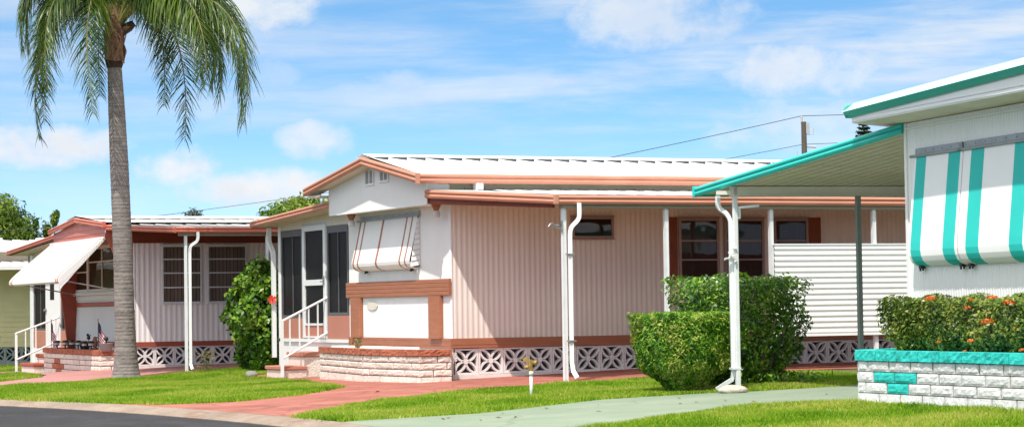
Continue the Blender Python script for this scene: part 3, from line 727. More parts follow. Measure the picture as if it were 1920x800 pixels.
    mb = MB(); mb.quad((-.012, 1.272, 1.82), (-.012, 1.272, 2.66), (-.04, 1.272, 2.66), (-.16, 1.272, 1.95)); mb.done('louvre_shadow', 'frame_grey', aw)
    for y in (3.6, 1.5):
        mb = MB(); mb.box(-.09, y-.012, 1.765, -.03, y+.012, 1.80); mb.box(-.09, y-.03, 1.755, -.07, y+.03, 1.775); mb.done('awning_clip', 'black', aw)
    mb = MB()
    ov = [(-.022, 3.46+.25*math.cos(t*math.pi/10), 1.20+.075*math.sin(t*math.pi/10)) for t in range(20)]; mb.add(ov+[(-.012, y, z) for _, y, z in ov], [tuple(range(20))[::-1]]+[(i, (i+1) % 20, 20+(i+1) % 20, 20+i) for i in range(20)])
    mb.done('oval_cover', 'soffit', r)
    # porch
    p = MB(); p.box(.015, 4.63, -.3, 3.0, 8.45, .60); p.box(-.02, 4.63, .555, .02, 8.45, .615); p.done('porch_base', 'white', r)
    for q_ in ((7.12, 8.33, 1.0), (4.67, 5.76, 1.04)):
        p = MB(); p.bbox(.0, q_[0], .615, .03, q_[1], q_[2]); p.done('kick_panel', 'terra', r)
    for y0, y1, z0 in ((7.12, 8.33, 1.0), (4.67, 5.76, 1.04)):
        p = MB(); f = .055; zt = 2.66
        p.box(.0, y0, z0, .04, y0+f, zt); p.box(.0, y1-f, z0, .04, y1, zt); p.box(.0, y0+f, z0, .04, y1-f, z0+f); p.box(.0, y0+f, zt-.13, .04, y1-f, zt)
        ym = y0+(y1-y0)*(.48 if y0 > 6 else .5); p.box(.012, ym-.012, z0+f, .036, ym+.012, zt-.13)
        so = p.done('screen_window', 'frame_grey', r)
        p = MB(); p.quad((.028, y0+f*.5, z0+.02), (.028, y1-f*.5, z0+.02), (.028, y1-f*.5, zt-.02), (.028, y0+f*.5, zt-.02)); p.done('screen_mesh', 'screen', so)
    d = MB(); y0, y1 = 5.80, 7.06; f = .115
    d.bbox(-.025, y0, .625, .03, y0+f, 2.70, .006); d.bbox(-.025, y1-f, .625, .03, y1, 2.70, .006)
    d.box(-.022, y0+f, 2.60, .028, y1-f, 2.697); d.box(-.022, y0+f, 1.595, .028, y1-f, 1.70); d.box(-.022, y0+f, .628, .028, y1-f, .665); d.box(-.020, y0+f, .86, .028, y1-f, .90)
    do = d.done('screen_door', 'post', r)
    d = MB(); d.quad((.01, y0+f, .9), (.01, y1-f, .9), (.01, y1-f, 1.6), (.01, y0+f, 1.6)); d.quad((.01, y0+f, 1.7), (.01, y1-f, 1.7), (.01, y1-f, 2.6), (.01, y0+f, 2.6)); d.done('screen_mesh', 'screen', do)
    d = MB(); d.box(-.005, y0+f, .665, .015, y1-f, .86); d.done('kick_panel', 'terra', do)
    d = MB(); d.box(-.05, y0+.03, 1.60, -.024, y0+.07, 1.76); d.bar((-.06, y0+.05, 1.66), (-.06, y0+.17, 1.66), .02, .02); d.done('handle', 'galv', do)
    d = MB(); d.box(.0, 5.76, 2.70, .03, 7.12, 2.745); d.box(0, 5.76, .615, .03, 5.80, 2.7); d.box(0, 7.06, .615, .03, 7.12, 2.7); d.done('door_jamb', 'frame', r)
    p = MB(); p.quad((.002, 4.62, 2.66), (.002, 8.45, 2.66), (.002, 8.45, 2.84), (.002, 4.62, 3.02)); p.done('porch_header', 'soffit', r)
    p = MB(); p.quad((-.37, 4.5, 2.945), (-.37, 8.88, 2.755), (9, 8.88, 2.755), (9, 4.5, 2.945)); p.done('porch_soffit', 'soffit', r)
    p = MB(); p.quad((-.38, 4.5, 3.06), (-.38, 8.9, 2.87), (9, 8.9, 2.87), (9, 4.5, 3.06)); p.done('porch_roof', 'roof', r)
    p = MB(); p.extr([(a*.85, b*.85) for a, b in FP], (-.38, 4.5, 2.93), (-.38, 8.9, 2.745), (-1, 0, 0), (0, 0, 1)); p.box(-.42, 8.88, 2.735, 9, 8.95, 2.86); p.done('porch_fascia', 'fascia', r)
    p = MB(); p.bbox(-.02, 8.33, -.25, .10, 8.45, 2.74); p.box(.02, 8.38, -.3, 3, 8.44, 2.7); p.done('porch_post', 'white', r)
    downspout(r, smooth_path([(-.06, 8.86, 2.74), (-.06, 8.86, 2.50), (-.07, 8.72, 2.36), (-.08, 8.58, 2.26), (-.08, 8.55, 2.08)], 4)+[(-.08, 8.55, .25)], .055, 'white')
    # carport
    xin, xout, yo = -.40, .40, -3.10
    mb = MB(); pan_roof(mb, xout, 16.1, (yo, 2.80), (-.02, 3.00), .335, .004, .035)
    mb.add([(xout, yo, 2.80), (xin, -.02, 3.02), (xout, -.02, 3.02)], [(0, 2, 1)]); mb.done('carport_roof', 'roof', r)
    mb = MB(); mb.quad((xout, yo, 2.70), (16, yo, 2.70), (16, -.02, 2.90), (xin, -.02, 2.90)); mb.done('carport_ceiling', 'soffC', r)
    mb = MB(); fascia(mb, (xout, yo, 2.655), (16.1, yo, 2.655), (0, -1, 0), h=.135)
    dv = Vector((xout-xin, yo, 0)).normalized(); o_ = (dv.y, -dv.x, 0)
    mb.extr([(a*.9, b*.9) for a, b in FP], (xin, 0, 2.885), (xout-.01, yo-.03, 2.655), o_, (0, 0, 1)); mb.bbox(xout-.055, yo-.055, 2.65, xout+.02, yo+.01, 2.795); mb.done('carport_fascia', 'fascia', r)
    mb = MB(); mb.box(xin+.01, -.03, 2.80, 1.35, -.012, 2.90); mb.bar((xin+.05, -.04, 2.84), (xout+.05, yo+.2, 2.66), .04, .10); mb.done('carport_header', 'darkred', r)
    mb = MB(); mb.box(xout+.12, -3.06, 2.60, 16, -2.94, 2.66); mb.done('carport_beam', 'olive', r)
    for x in (.56, 2.28, 4.12, 6.0, 7.8, 9.6, 11.4):
        mb = MB(); mb.box(x-.025, -3.025, g(x, -3)-.1, x+.025, -2.975, 2.61)
        mb.box(x-.031, -3.032, g(x, -3)-.02, x-.022, -2.968, 2.58); mb.box(x+.022, -3.032, g(x, -3)-.02, x+.031, -2.968, 2.58); mb.done('carport_post', 'post', r)
    downspout(r, smooth_path([(.74, -3.17, 2.67), (.74, -3.17, 2.50), (.72, -3.16, 2.42), (.62, -3.14, 2.31), (.60, -3.13, 2.20)], 4)+[(.60, -3.13, .30), (.61, -3.16, .18), (.63, -3.25, .08)], .045, 'white')
    for z_ in (.62, 1.9):
        mb = MB(); mb.box(.548, -3.185, z_, .655, -3.08, z_+.025); mb.done('downspout_strap', 'galv', r)
    mb = MB(); mb.tube(smooth_path([(.53, -3.0, 2.36), (.42, -3.02, 2.34), (.34, -3.04, 2.37), (.29, -3.05, 2.32)], 4), .013, 6); mb.tube([(.53, -3.0, 2.28), (.36, -3.03, 2.33)], .012, 6); mb.box(.515, -3.05, 2.24, .525, -2.99, 2.41); mb.done('hanging_bracket', 'galv', r)
    mb = MB(); hcorrug(mb, (4.14, -3.06, 0), (1, 0, 0), (0, -1, 0), 5.6, .645, 2.045, .0865, .013); mb.done('privacy_panel', 'panel', r)
    mb = MB(); mb.box(4.13, -3.075, 2.040, 9.75, -3.035, 2.062); mb.box(4.13, -3.075, .625, 9.75, -3.035, .648); mb.done('panel_rail', 'white', r)
    # windows of the side wall
    D = (1, 0, 0); n = (0, -1, 0)
    window(r, (2.14, 0, 0), D, n, .76, 2.245, 2.60, 'frame_brown', bars=(), back='darkint', fw=.04)
    for x, w in ((4.11, .77), (4.98, .77), (5.94, .68)):
        window(r, (x, 0, 0), D, n, w, 1.56, 2.58, 'frame_brown', bars=(.63, .32), back='curtain', fw=.045)
    for x0, x1 in ((3.94, 4.09), (6.64, 6.88)):
        mb = MB(); mb.box(x0, -.03, 1.55, x0+.02, -.012, 2.60); mb.box(x1-.02, -.03, 1.55, x1, -.012, 2.60); k = 22
        for i in range(k):
            z = 1.56+i*1.03/k; mb.quad((x0+.02, -.034, z), (x1-.02, -.034, z), (x1-.02, -.016, z+1.03/k+.008), (x0+.02, -.016, z+1.03/k+.008))
        mb.done('shutter', 'shutter', r)
    return r
build_middle()

def stair(name, label, hl, group, y0, y1, steps, zg, mats, bl=.42, rail=None):
    s = thing(name, label, 'steps', (steps[0][0], (y0+y1)/2, zg), 0)
    ox, oy, oz = s.location
    for x0, x1, zb, zt, cap, ys in steps:
        mb = MB(); mb.bbox(x0-ox+.03, y0+.03+ys-oy, -.15, x1-ox, y1-.03-oy, zt-cap-oz, .01); st = mb.done('step', mats[0], s)
        mb = MB(); mb.bbox(x0-ox, y0+ys-oy, zt-cap-oz+.002, x1-ox, y1-oy, zt-oz, .012); mb.done('tread', mats[1], st)
    return s
def handrail(label, base, topz, end, endz, low, lowend, mids, mat='white', w=.05, group=None):
    """post at base, sloped top rail and bottom rail to end"""
    h = thing('stair_handrail', label, 'handrail', base, 0)
    b = Vector(base); e = Vector(end)-b
    mb = MB(); mb.box(-w/2, -w/2, -.1, w/2, w/2, topz-b.z); mb.done('post', mat, h)
    mb = MB(); mb.tube([(0, 0, topz-b.z-.02), (e.x, e.y, endz-b.z)], .022, 8); mb.done('top_rail', mat, h)
    mb = MB(); mb.tube([(0, 0, low-b.z), (e.x, e.y, lowend-b.z)], .020, 8); mb.done('bottom_rail', mat, h)
    for t in mids:
        mb = MB(); x, y = e.x*t, e.y*t
        mb.box(x-.012, y-.012, (low+(lowend-low)*t)-b.z, x+.012, y+.012, (topz-.02+(endz-topz+.02)*t)-b.z); mb.done('baluster', mat, h)
    return h
def build_middle_front():
    # steps and rail
    stair('brick_steps', 'cream brick steps with terracotta treads below the screen door of the middle home', '', '', 5.86, 6.86,
          [(-.84, -.36, -.1, .14, .07, 0), (-.42, .0, .1, .385, .085, .02)], -.09, ('brick_w', 'terra'))
    handrail('white metal handrail climbing to the screen door of the middle home', (-.86, 5.80, -.09), .97, (.02, 5.80, 0), 1.37, .27, .74, (.17, .38, .78, .58))
    pl = thing('brick_planter', 'cream brick planter with red brick capping below the striped awning of the middle home', 'planter', (-.75, 1.5, -.05))
    ox, oy, oz = pl.location
    pts = [(-.57, 4.62), (-.93, 1.55), (-.70, -.36), (-.16, -.38)]
    segs = [((a[0]-ox, a[1]-oy), (b[0]-ox, b[1]-oy)) for a, b in zip(pts, pts[1:])]
    brick_wall(segs, -.035-oz, 4, .108, .60, ('brick_w', 'brick_red'), pl)
    brick_cap(segs, .40-oz, .098, .60, 'brick_red', pl, .16)
    mb = MB(); mb.prism([(-.50-ox, 4.5-oy), (-.86-ox, 1.55-oy), (-.64-ox, -.30-oy), (-.05-ox, -.32-oy), (-.045-ox, 4.5-oy)], .30-oz, .44-oz); mb.done('planter_fill', 'gravel', pl)
    for i in range(26):
        pass
    for y0_, y1_ in ((.45, 1.45), (1.6, 2.5), (2.65, 3.9)):
        mb = MB(); mb.bbox(-.62-ox, y0_-oy, .44-oz, -.36-ox, y1_-oy, .525-oz, .015); mb.done('edging_slab', 'white', pl)
    # little weed in the planter
    w = thing('small_weed', 'small straggly weed growing in the brick planter below the striped awning', 'weed', (-.62, 2.58, .43))
    P = np.array([(random.gauss(0, .04), random.gauss(0, .09), .10+random.uniform(-.02, .12)) for _ in range(70)]); leaves('foliage', P, rng.normal(0, 1, (70, 3)), 'weed', .07, .025, w)
    mb = MB()
    for q_ in (-.1, 0, .08): mb.tube([(0, 0, -.02), (.01, q_, .17)], .006, 5)
    mb.done('stems', 'bark', w)
    # sprinkler riser
    s = thing('sprinkler', 'brass garden sprinkler on a white pipe in the grass strip', 'sprinkler', (-1.56, -6.35, g(-1.56, -6.35)))
    mb = MB(); mb.tube([(0, 0, -.05), (0, 0, .30)], .022, 10); mb.tube([(0, 0, .29), (0, 0, .345)], .030, 10); mb.done('riser_pipe', 'pvc', s, True)
    mb = MB(); mb.tube([(0, 0, .34), (0, 0, .40)], .026, 8); mb.box(-.05, -.02, .375, .012, .02, .425)
    mb.tube([(-.01, 0, .40), (-.01, 0, .50)], .030, 8); mb.bar((-.10, .03, .49), (.06, -.03, .465), .035, .035); mb.bar((-.10, .03, .495), (-.055, .01, .53), .02, .03); mb.sphere((.05, -.025, .455), .034, 8, 6); mb.sphere((-.055, .01, .40), .036, 8, 6, (1.2, 1, .8)); mb.done('sprinkler_head', 'brass', s)
    rk = MB(); rk.sphere((0, 0, .05), .11, 10, 7, (1.1, 1.4, .75), jit=.10); rk = rk.done('rock', 'greyrock', None, True); rk.location = (-1.0, 7.15, g(-1.0, 7.1)); tag(rk, 'grey rock in the grass beside the brick steps', 'rock')
build_middle_front()

# ------------------------------------------------------------------ left home
def build_left():
    O = (-1.36, 13.92, -.06)
    r = thing('mobile_home', 'white mobile home with red trim and an open white window awning behind the palm', 'mobile home', O)
    def Z(z): return z+.06
    mb = MB(); lw = 5.1
    corrug(mb, (0, lw, 0), (0, -1, 0), (-1, 0, 0), lw, Z(.45), Z(1.30), .06, .008); corrug(mb, (0, lw, 0), (0, -1, 0), (-1, 0, 0), lw, Z(1.30), Z(2.75), .06, .008); mb.done('front_wall', 'white_wall', r)
    mb = MB(); corrug(mb, (.03, 0, 0), (1, 0, 0), (0, -1, 0), 12.9, Z(.48), Z(2.75), .115, .010); mb.done('side_wall', 'white_wallA', r)
    mb = MB(); mb.tube([(.012, .012, Z(.45)), (.012, .012, Z(2.7))], .028, 10); mb.done('corner_post', 'white', r)
    mb = MB(); mb.box(.1, .15, -.3, 12.8, 5, Z(.45)); mb.done('underfloor', 'roof_dark', r)
    mb = MB(); mb.box(.05, 4.95, 0, 12.9, 5.05, Z(2.8)); mb.box(12.85, .05, 0, 12.9, 5, Z(2.8)); mb.done('rear_wall', 'pink_wall', r)
    mb = MB(); mb.box(0, -.03, Z(.425), 12.9, -.001, Z(.525)); mb.box(-.03, -.03, Z(.425), 0, lw, Z(.525)); mb.done('base_trim', 'redtrim', r)
    skirting(r, 'block', (.02, 0, 0), (1, 0, 0), 16, Z(.02), .425, .405)
    mb = MB(); mb.box(0, -.012, -.4, 12.9, .1, Z(.018)); mb.box(0, 0, -.4, .05, lw, Z(.43)); mb.done('plinth', 'plinth', r)
    mb = MB(); mb.box(-.02, -.045, Z(2.605), 12.9, -.018, Z(2.86)); mb.done('header_board', 'darkred', r)
    # gable box
    def rk(y): return Z(3.12)-.18*(2.35-y)/2.35 if y < 2.35 else Z(3.12)-.18*(y-2.35)/2.35
    mb = MB(); lap(mb, (-.6, 4.6, 0), (0, -1, 0), (-1, 0, 0), 4.6, Z(2.72), lambda s_: rk(4.6-s_)+.01, .105, .014)
    mb.quad((-.6, 0, Z(2.72)), (0, 0, Z(2.72)), (0, 0, Z(2.98)), (-.6, 0, Z(2.98))); mb.quad((-.6, 4.6, Z(2.72)), (-.6, 4.6, Z(2.98)), (0, 4.6, Z(2.98)), (0, 4.6, Z(2.72)))
    mb.quad((-.6, 0, Z(2.72)), (-.6, 4.6, Z(2.72)), (0, 4.6, Z(2.72)), (0, 0, Z(2.72))); mb.done('gable_box', 'fasciaA', r)
    mb = MB(); mb.extr([(a, b*.75) for a, b in FP], (-.66, -.12, Z(2.93)), (-.66, 2.35, Z(3.12)), (-1, 0, 0), (0, 0, 1)); mb.extr([(a, b*.75) for a, b in FP], (-.66, 2.35, Z(3.12)), (-.66, 4.75, Z(2.935)), (-1, 0, 0), (0, 0, 1)); mb.box(-.71, -.17, Z(2.925), -.64, -.11, Z(3.055)); mb.done('rake_fascia', 'fasciaA', r)
    mb = MB(); pan_roof(mb, -.66, 13, (-.12, Z(3.04)), (2.35, Z(3.245)), .335, .004, .03); mb.quad((-.66, 4.75, Z(3.05)), (13, 4.75, Z(3.05)), (13, 2.35, Z(3.245)), (-.66, 2.35, Z(3.245))); mb.done('roof', 'roof_old', r)
    mb = MB(); mb.quad((-.66, 1.1, Z(3.17)), (13, 1.1, Z(3.17)), (13, 2.36, Z(3.275)), (-.66, 2.36, Z(3.275))); mb.quad((-.66, 2.36, Z(3.275)), (13, 2.36, Z(3.275)), (13, 3.2, Z(3.2)), (-.66, 3.2, Z(3.2))); mb.done('ridge_cap', 'roof', r)
    # slanted wings holding the box
    mb = MB()
    mb.add([(-.58, 4.62, Z(2.72)), (-.02, 4.62, Z(2.72)), (.0, 5.12, Z(.2)), (-.14, 5.12, Z(.2))], [(0, 1, 2, 3)]); mb.add([(-.58, 4.70, Z(2.72)), (-.02, 4.70, Z(2.72)), (.0, 5.2, Z(.2)), (-.14, 5.2, Z(.2))], [(3, 2, 1, 0)])
    mb.add([(-.58, 4.62, Z(2.72)), (-.58, 4.70, Z(2.72)), (-.14, 5.2, Z(.2)), (-.14, 5.12, Z(.2))], [(0, 3, 2, 1)]); mb.done('slanted_wing', 'redtrim', r)
    mb = MB(); mb.add([(-.58, .0, Z(2.72)), (0, .0, Z(2.72)), (.0, .0, Z(1.55)), (-.05, .0, Z(1.55))], [(0, 1, 2, 3)]); mb.add([(-.58, .06, Z(2.72)), (0, .06, Z(2.72)), (.0, .06, Z(1.55)), (-.05, .06, Z(1.55))], [(3, 2, 1, 0)]); mb.quad((-.58, 0, Z(2.72)), (-.58, .06, Z(2.72)), (-.05, .06, Z(1.55)), (-.05, 0, Z(1.55))); mb.done('slanted_wing', 'fasciaA', r)
    # front windows and sill
    window(r, (0, 5.0, 0), (0, -1, 0), (-1, 0, 0), 1.25, Z(1.62), Z(2.62), 'white', bars=(.45,), back='curtain', fw=.06)
    window(r, (0, 3.72, 0), (0, -1, 0), (-1, 0, 0), 3.45, Z(1.62), Z(2.62), 'white', bars=(.66,), vb=(.36, .68), back='curtain', fw=.06)
    mb = MB(); mb.box(-.10, .1, Z(1.545), -.0, 5.08, Z(1.60)); mb.box(-.03, .1, Z(1.44), -.005, 5.08, Z(1.54)); mb.done('window_sill', 'white', r)
    mb = MB(); mb.box(-.03, .05, Z(1.29), -.01, 5.1, Z(1.385)); mb.done('front_trim', 'redtrim', r)
    # awning
    prof = [(-.63, Z(2.72)), (-.83, Z(2.555)), (-1.06, Z(2.365)), (-1.29, Z(2.175)), (-1.45, Z(2.04)), (-1.55, Z(1.945)), (-1.60, Z(1.87)), (-1.60, Z(1.81)), (-1.56, Z(1.775))]
    mb = MB(); awning_mesh(mb, .02, 4.72, prof, .06, .004, [(.08, .17), (.24, .33), (4.40, 4.49), (4.56, 4.65)]); aw = mb.done('window_awning', ['panel', 'fasciaA'], r)
    mb = MB(); vs = []
    for i, (x, z) in enumerate(prof[:-1]):
        dep = .02+.20*min(1, i/4); vs += [(x+.0, .015, z), (x+.04, .015, z-dep)]
    mb.add(vs, [(2*i, 2*i+1, 2*i+3, 2*i+2) for i in range(len(prof)-2)])
    for i in range(26):
        t = i/25; x = -.66-.92*t; z = Z(2.70)-.76*t; mb.box(x-.006, .006, z-.02-.17*min(1, t*2), x+.006, .014, z-.005)
    mb.done('side_valance', 'panel', aw)
    for y in (.12, 4.62):
        mb = MB(); mb.tube([(-1.5, y, Z(1.84)), (-.01, y, Z(1.55))], .014, 6); mb.done('support_rod', 'galv', aw)
    mb = MB(); mb.bar((-.645, -.03, Z(2.725)), (-.645, 4.75, Z(2.725)), .03, .035); mb.done('awning_rail', 'panel', aw)
    # carport
    yo = -3.95
    mb = MB(); pan_roof(mb, -.22, 13, (yo, Z(2.80)), (-.03, Z(2.985)), .335, .004, .03); mb.add([(-.22, yo, Z(2.80)), (-.60, -.03, Z(3.0)), (-.22, -.03, Z(3.0))], [(0, 2, 1)]); mb.done('carport_roof', 'roof_old', r)
    mb = MB(); mb.quad((-.2, yo, Z(2.72)), (13, yo, Z(2.72)), (13, -.04, Z(2.87)), (-.58, -.04, Z(2.87))); mb.done('carport_ceiling', 'darkred', r)
    mb = MB(); fascia(mb, (-.24, yo, Z(2.685)), (13, yo, Z(2.685)), (0, -1, 0), h=.115)
    dv = Vector((.38, yo, 0)).normalized(); mb.extr([(a*.8, b*.75) for a, b in FP], (-.62, -.02, Z(2.88)), (-.24, yo-.02, Z(2.685)), (dv.y, -dv.x, 0), (0, 0, 1)); mb.done('carport_fascia', 'fasciaA', r)
    mb = MB(); mb.box(-.15, yo+.06, Z(2.63), 13, yo+.14, Z(2.69)); mb.done('carport_beam', 'olive', r)
    for x in (-.01, 1.66, 3.4, 5.2, 7.0):
        mb = MB(); X, Y = x+O[0], yo+.1+O[1]; mb.box(x-.026, yo+.074, g(X, Y)-.1+.06, x+.026, yo+.126, Z(2.64)); mb.done('carport_post', 'post', r)
    downspout(r, smooth_path([(.19, yo-.07, Z(2.70)), (.19, yo-.07, Z(2.58)), (.16, yo-.06, Z(2.51)), (.06, yo-.02, Z(2.43)), (.045, yo-.0, Z(2.30))], 4)+[(.045, yo-.0, Z(.12)), (.06, yo-.08, Z(.02))], .040, 'white')
    for x in (.60, 1.60):
        window(r, (x, 0, 0), (1, 0, 0), (0, -1, 0), .87, Z(1.335), Z(2.555), 'post', bars=(.52, .27, .76), blinds=True, fw=.03)
    # porch
    p = MB(); p.box(.0, 5.2, -.5, 3, 9.5, Z(.32)); p.done('porch_base', 'white', r)
    for y0, y1 in ((5.25, 6.45), (7.95, 9.25)):
        p = MB(); p.bbox(-.01, y0, Z(.325), .03, y1, Z(.74)); p.done('kick_panel', 'terra', r)
        p = MB(); f = .05; z0, zt = Z(.745), Z(2.3)
        p.box(.0, y0, z0, .04, y0+f, zt); p.box(.0, y1-f, z0, .04, y1, zt); p.box(.0, y0+f, z0, .04, y1-f, z0+f); p.box(.0, y0+f, zt-.08, .04, y1-f, zt); ym = (y0+y1)/2; p.box(.012, ym-.02, z0+f, .036, ym+.02, zt-.08)
        so = p.done('screen_window', 'frame_grey', r)
        p = MB(); p.quad((.03, y0+.02, z0+.02), (.03, y1-.02, z0+.02), (.03, y1-.02, zt-.02), (.03, y0+.02, zt-.02)); p.done('screen_mesh', 'screen', so)
    d = MB(); d.bbox(-.03, 6.5, Z(.33), .03, 7.9, Z(2.3), .01); do = d.done('porch_door', 'white', r)
    d = MB(); d.box(-.036, 7.0, Z(1.48), -.031, 7.4, Z(2.15)); d.done('door_window', 'screen', do)
    d = MB(); d.bar((-.06, 7.75, Z(1.25)), (-.06, 7.92, Z(1.23)), .035, .05); d.done('handle', 'galv', do)
    p = MB(); p.bbox(-.03, 9.28, -.5, .10, 9.55, Z(2.6)); p.box(.02, 5.2, Z(2.3), .05, 9.5, Z(2.42)); p.done('porch_post', 'white', r)
    p = MB(); p.quad((.02, 5.0, Z(2.42)), (.02, 9.55, Z(2.42)), (.02, 9.55, Z(2.60)), (.02, 5.0, Z(2.90))); p.done('porch_header', 'soffit', r)
    p = MB(); p.quad((-.38, 4.7, Z(2.86)), (-.38, 10.2, Z(2.60)), (9, 10.2, Z(2.60)), (9, 4.7, Z(2.86))); p.done('porch_soffit', 'soffC', r)
    p = MB(); p.quad((-.4, 4.7, Z(2.99)), (-.4, 10.25, Z(2.72)), (9, 10.25, Z(2.72)), (9, 4.7, Z(2.99))); p.done('porch_roof', 'roof', r)
    p = MB(); p.extr([(a, b*.75) for a, b in FP], (-.4, 4.7, Z(2.885)), (-.4, 10.25, Z(2.615)), (-1, 0, 0), (0, 0, 1)); p.box(-.44, 10.22, Z(2.61), 9, 10.28, Z(2.73)); p.done('porch_fascia', 'fasciaA', r)
    downspout(r, smooth_path([(.1, 10.1, Z(2.62)), (.1, 10.1, Z(2.45)), (.08, 9.95, Z(2.36)), (.05, 9.68, Z(2.24)), (.03, 9.62, Z(2.12))], 4)+[(.03, 9.62, Z(1.4))], .05, 'olive')
    # front: planter, steps, rail
    pl = thing('brick_planter', 'cream brick planter with a red brick cross in front of the left home', 'planter', (-2.1, 16.5, g(-2.1, 16.5)))
    ox, oy, oz = pl.location
    pts = [(-1.5, 19.25), (-2.05, 19.2), (-2.12, 15.6), (-2.08, 14.0), (-1.40, 13.85)]
    segs = [((a[0]-ox, a[1]-oy), (b[0]-ox, b[1]-oy)) for a, b in zip(pts, pts[1:])]
    brick_wall(segs, -.20-oz, 4, .115, .62, ('brick_w', 'brick_red'), pl, accents={(1, 0, 2), (1, 1, 2), (1, 2, 2), (1, 1, 3)})
    brick_cap(segs, .262-oz, .105, .55, 'brick_red', pl, .2)
    mb = MB(); mb.prism([(-1.4-ox, 19.1-oy), (-1.95-ox, 19.1-oy), (-2.0-ox, 15.6-oy), (-1.97-ox, 14.1-oy), (-1.4-ox, 14.0-oy)], .0-oz, .33-oz); mb.done('planter_fill', 'earth', pl)
    stair('brick_steps', 'cream brick steps with red treads at the far end of the cross patterned planter', '', '', 20.0, 21.35, [(-2.12, -1.70, -.25, -.005, .075, 0), (-1.75, -1.30, 0, .205, .085, 0)], -.26, ('brick_w', 'redtrim'))
    handrail('white metal handrail rising beside the steps of the left home', (-2.14, 21.65, -.26), .71, (-1.42, 20.3, 0), 1.06, .06, .52, (.22, .46, .72, .92))
build_left()

# items on the left planter (x, y on the capping)
def build_ornaments():
    zt = .345
    def flag(x, y, label, hang):
        f = thing('small_flag', label, 'flag', (x, y, zt))
        mb = MB(); mb.tube([(0, 0, -.02), (0, 0, .66)], .008, 6); mb.sphere((0, 0, .665), .015, 6, 5); mb.done('flag_stick', 'bark', f)
        # draped cloth: rows are stripes, canton top-left
        rows, cols = 13, 9; W, H = .42, .40
        mb = MB()
        def pt(i, j):
            u, v = i/cols, j/rows
            # hangs: far edge falls with gravity
            px = hang*(.30*u*(1-.15*v)); py = -.18*u+.025*math.sin(u*9+v*2)
            pz = .62-H*v*(1+.15*u)-.34*u**1.05
            return (px*.25+.02*math.sin(u*8), py-.25*u*hang*.6, pz)
        for i in range(cols):
            for j in range(rows):
                mi = 0 if (i < 4 and j < 7) else (1 if j % 2 == 0 else 2)
                mb.add([pt(i, j), pt(i+1, j), pt(i+1, j+1), pt(i, j+1)], [(0, 1, 2, 3)], mi)
        # stars as tiny specks on the canton
        for i in range(4):
            for j in range(6):
                a = Vector(pt(i, j)); b = Vector(pt(i+1, j+1)); c = (a+b)/2
                for off in (-.004,):
                    mb.add([(c.x+off, c.y-.006, c.z), (c.x+off, c.y, c.z-.007), (c.x+off, c.y+.006, c.z), (c.x+off, c.y, c.z+.007)], [(0, 1, 2, 3)], 2)
        mb.done('flag_cloth', ['navy', 'flagred', 'flagwhite'], f)
    flag(-1.98, 18.75, 'small striped flag hanging limp beside the porch door of the left home', .5)
    flag(-1.92, 14.75, 'small striped flag spread open on the planter next to the palm trunk', 1.0)
    def solar(x, y, label, h=.20):
        s = thing('solar_light', label, 'garden light', (x, y, zt), 0, 'black solar lights along the planter')
        mb = MB(); mb.tube([(0, 0, -.03), (0, 0, h*.5)], .017, 8); mb.done('stake', 'black', s)
        mb = MB(); mb.lathe((0, 0, h*.48), [(.035, 0), (.055, .01), (.06, .055), (.05, .06)], 10); mb.done('lens', 'clear', s)
        mb = MB(); mb.lathe((0, 0, h*.48+.058), [(.088, 0), (.09, .012), (.06, .035), (.055, .045)], 10); mb.lathe((0, 0, h*.48-.012), [(.05, 0), (.07, .006), (.07, .014)], 10); mb.done('cap', 'black', s)
    solar(-2.0, 18.1, 'black solar light just right of the limp flag on the planter')
    solar(-2.0, 17.35, 'black solar light, left one of the close pair on the planter', .22)
    solar(-1.9, 17.15, 'black solar light, right one of the close pair on the planter', .22)
    solar(-1.98, 16.25, 'black solar light standing in front of the dark green pot', .23)
    solar(-2.02, 15.55, 'black solar light just left of the round plaque', .20)
    solar(-2.0, 15.05, 'black solar light between the round plaque and the open flag', .22)
    mb = MB(); mb.lathe((0, 0, 0), [(.10, 0), (.12, .16), (.13, .17), (.11, .17), (.10, .10)], 14); o = mb.done('flower_pot', pmat('dark_green_pot', (.03, .05, .05), .5, .1), None, True); o.location = (-1.82, 16.3, zt); tag(o, 'dark green flower pot behind a solar light', 'pot')
    b = thing('bird_figurine', 'dark little bird figurine on a thin stake above the planter', 'figurine', (-1.85, 15.85, zt))
    mb = MB(); mb.tube([(0, 0, -.02), (0, 0, .22)], .008, 6); mb.done('stake', 'black', b)
    mb = MB(); mb.sphere((0, 0, .27), .05, 10, 7, (.8, 1.4, .9)); mb.sphere((0, .07, .33), .032, 8, 6); mb.add([(0, -.05, .28), (.02, -.16, .33), (-.02, -.16, .33)], [(0, 1, 2)]); mb.add([(0, .095, .33), (0, .13, .325), (.008, .1, .322)], [(0, 1, 2)]); mb.done('bird', 'black', b)
    p = thing('round_plaque', 'dusky red round garden plaque with two wire loops', 'plaque', (-1.88, 15.25, zt))
    mb = MB(); k = 16; c = [(0, .15*math.cos(2*math.pi*i/k), .17+.13*math.sin(2*math.pi*i/k)) for i in range(k)]; mb.add(c+[(.03, y, z) for _, y, z in c], [tuple(range(k)), tuple(range(k, 2*k))[::-1]]+[(i, k+i, k+(i+1) % k, (i+1) % k) for i in range(k)])
    mb.box(-.01, -.22, 0, .04, .22, .06); mb.done('plaque_disc', pmat('dusky_red', (.20, .07, .055), .7, .15), p)
    mb = MB()
    for y in (-.14, -.30): mb.tube([(.03, y+.11*math.cos(t*math.pi/10), .14+.15*math.sin(t*math.pi/10)) for t in range(11)], .008, 5)
    mb.done('wire_loop', 'black', p)
    q = thing('flower_pot', 'pale grey flower pot with a dark ornament half hidden by the palm trunk', 'pot', (-1.95, 13.98, zt))
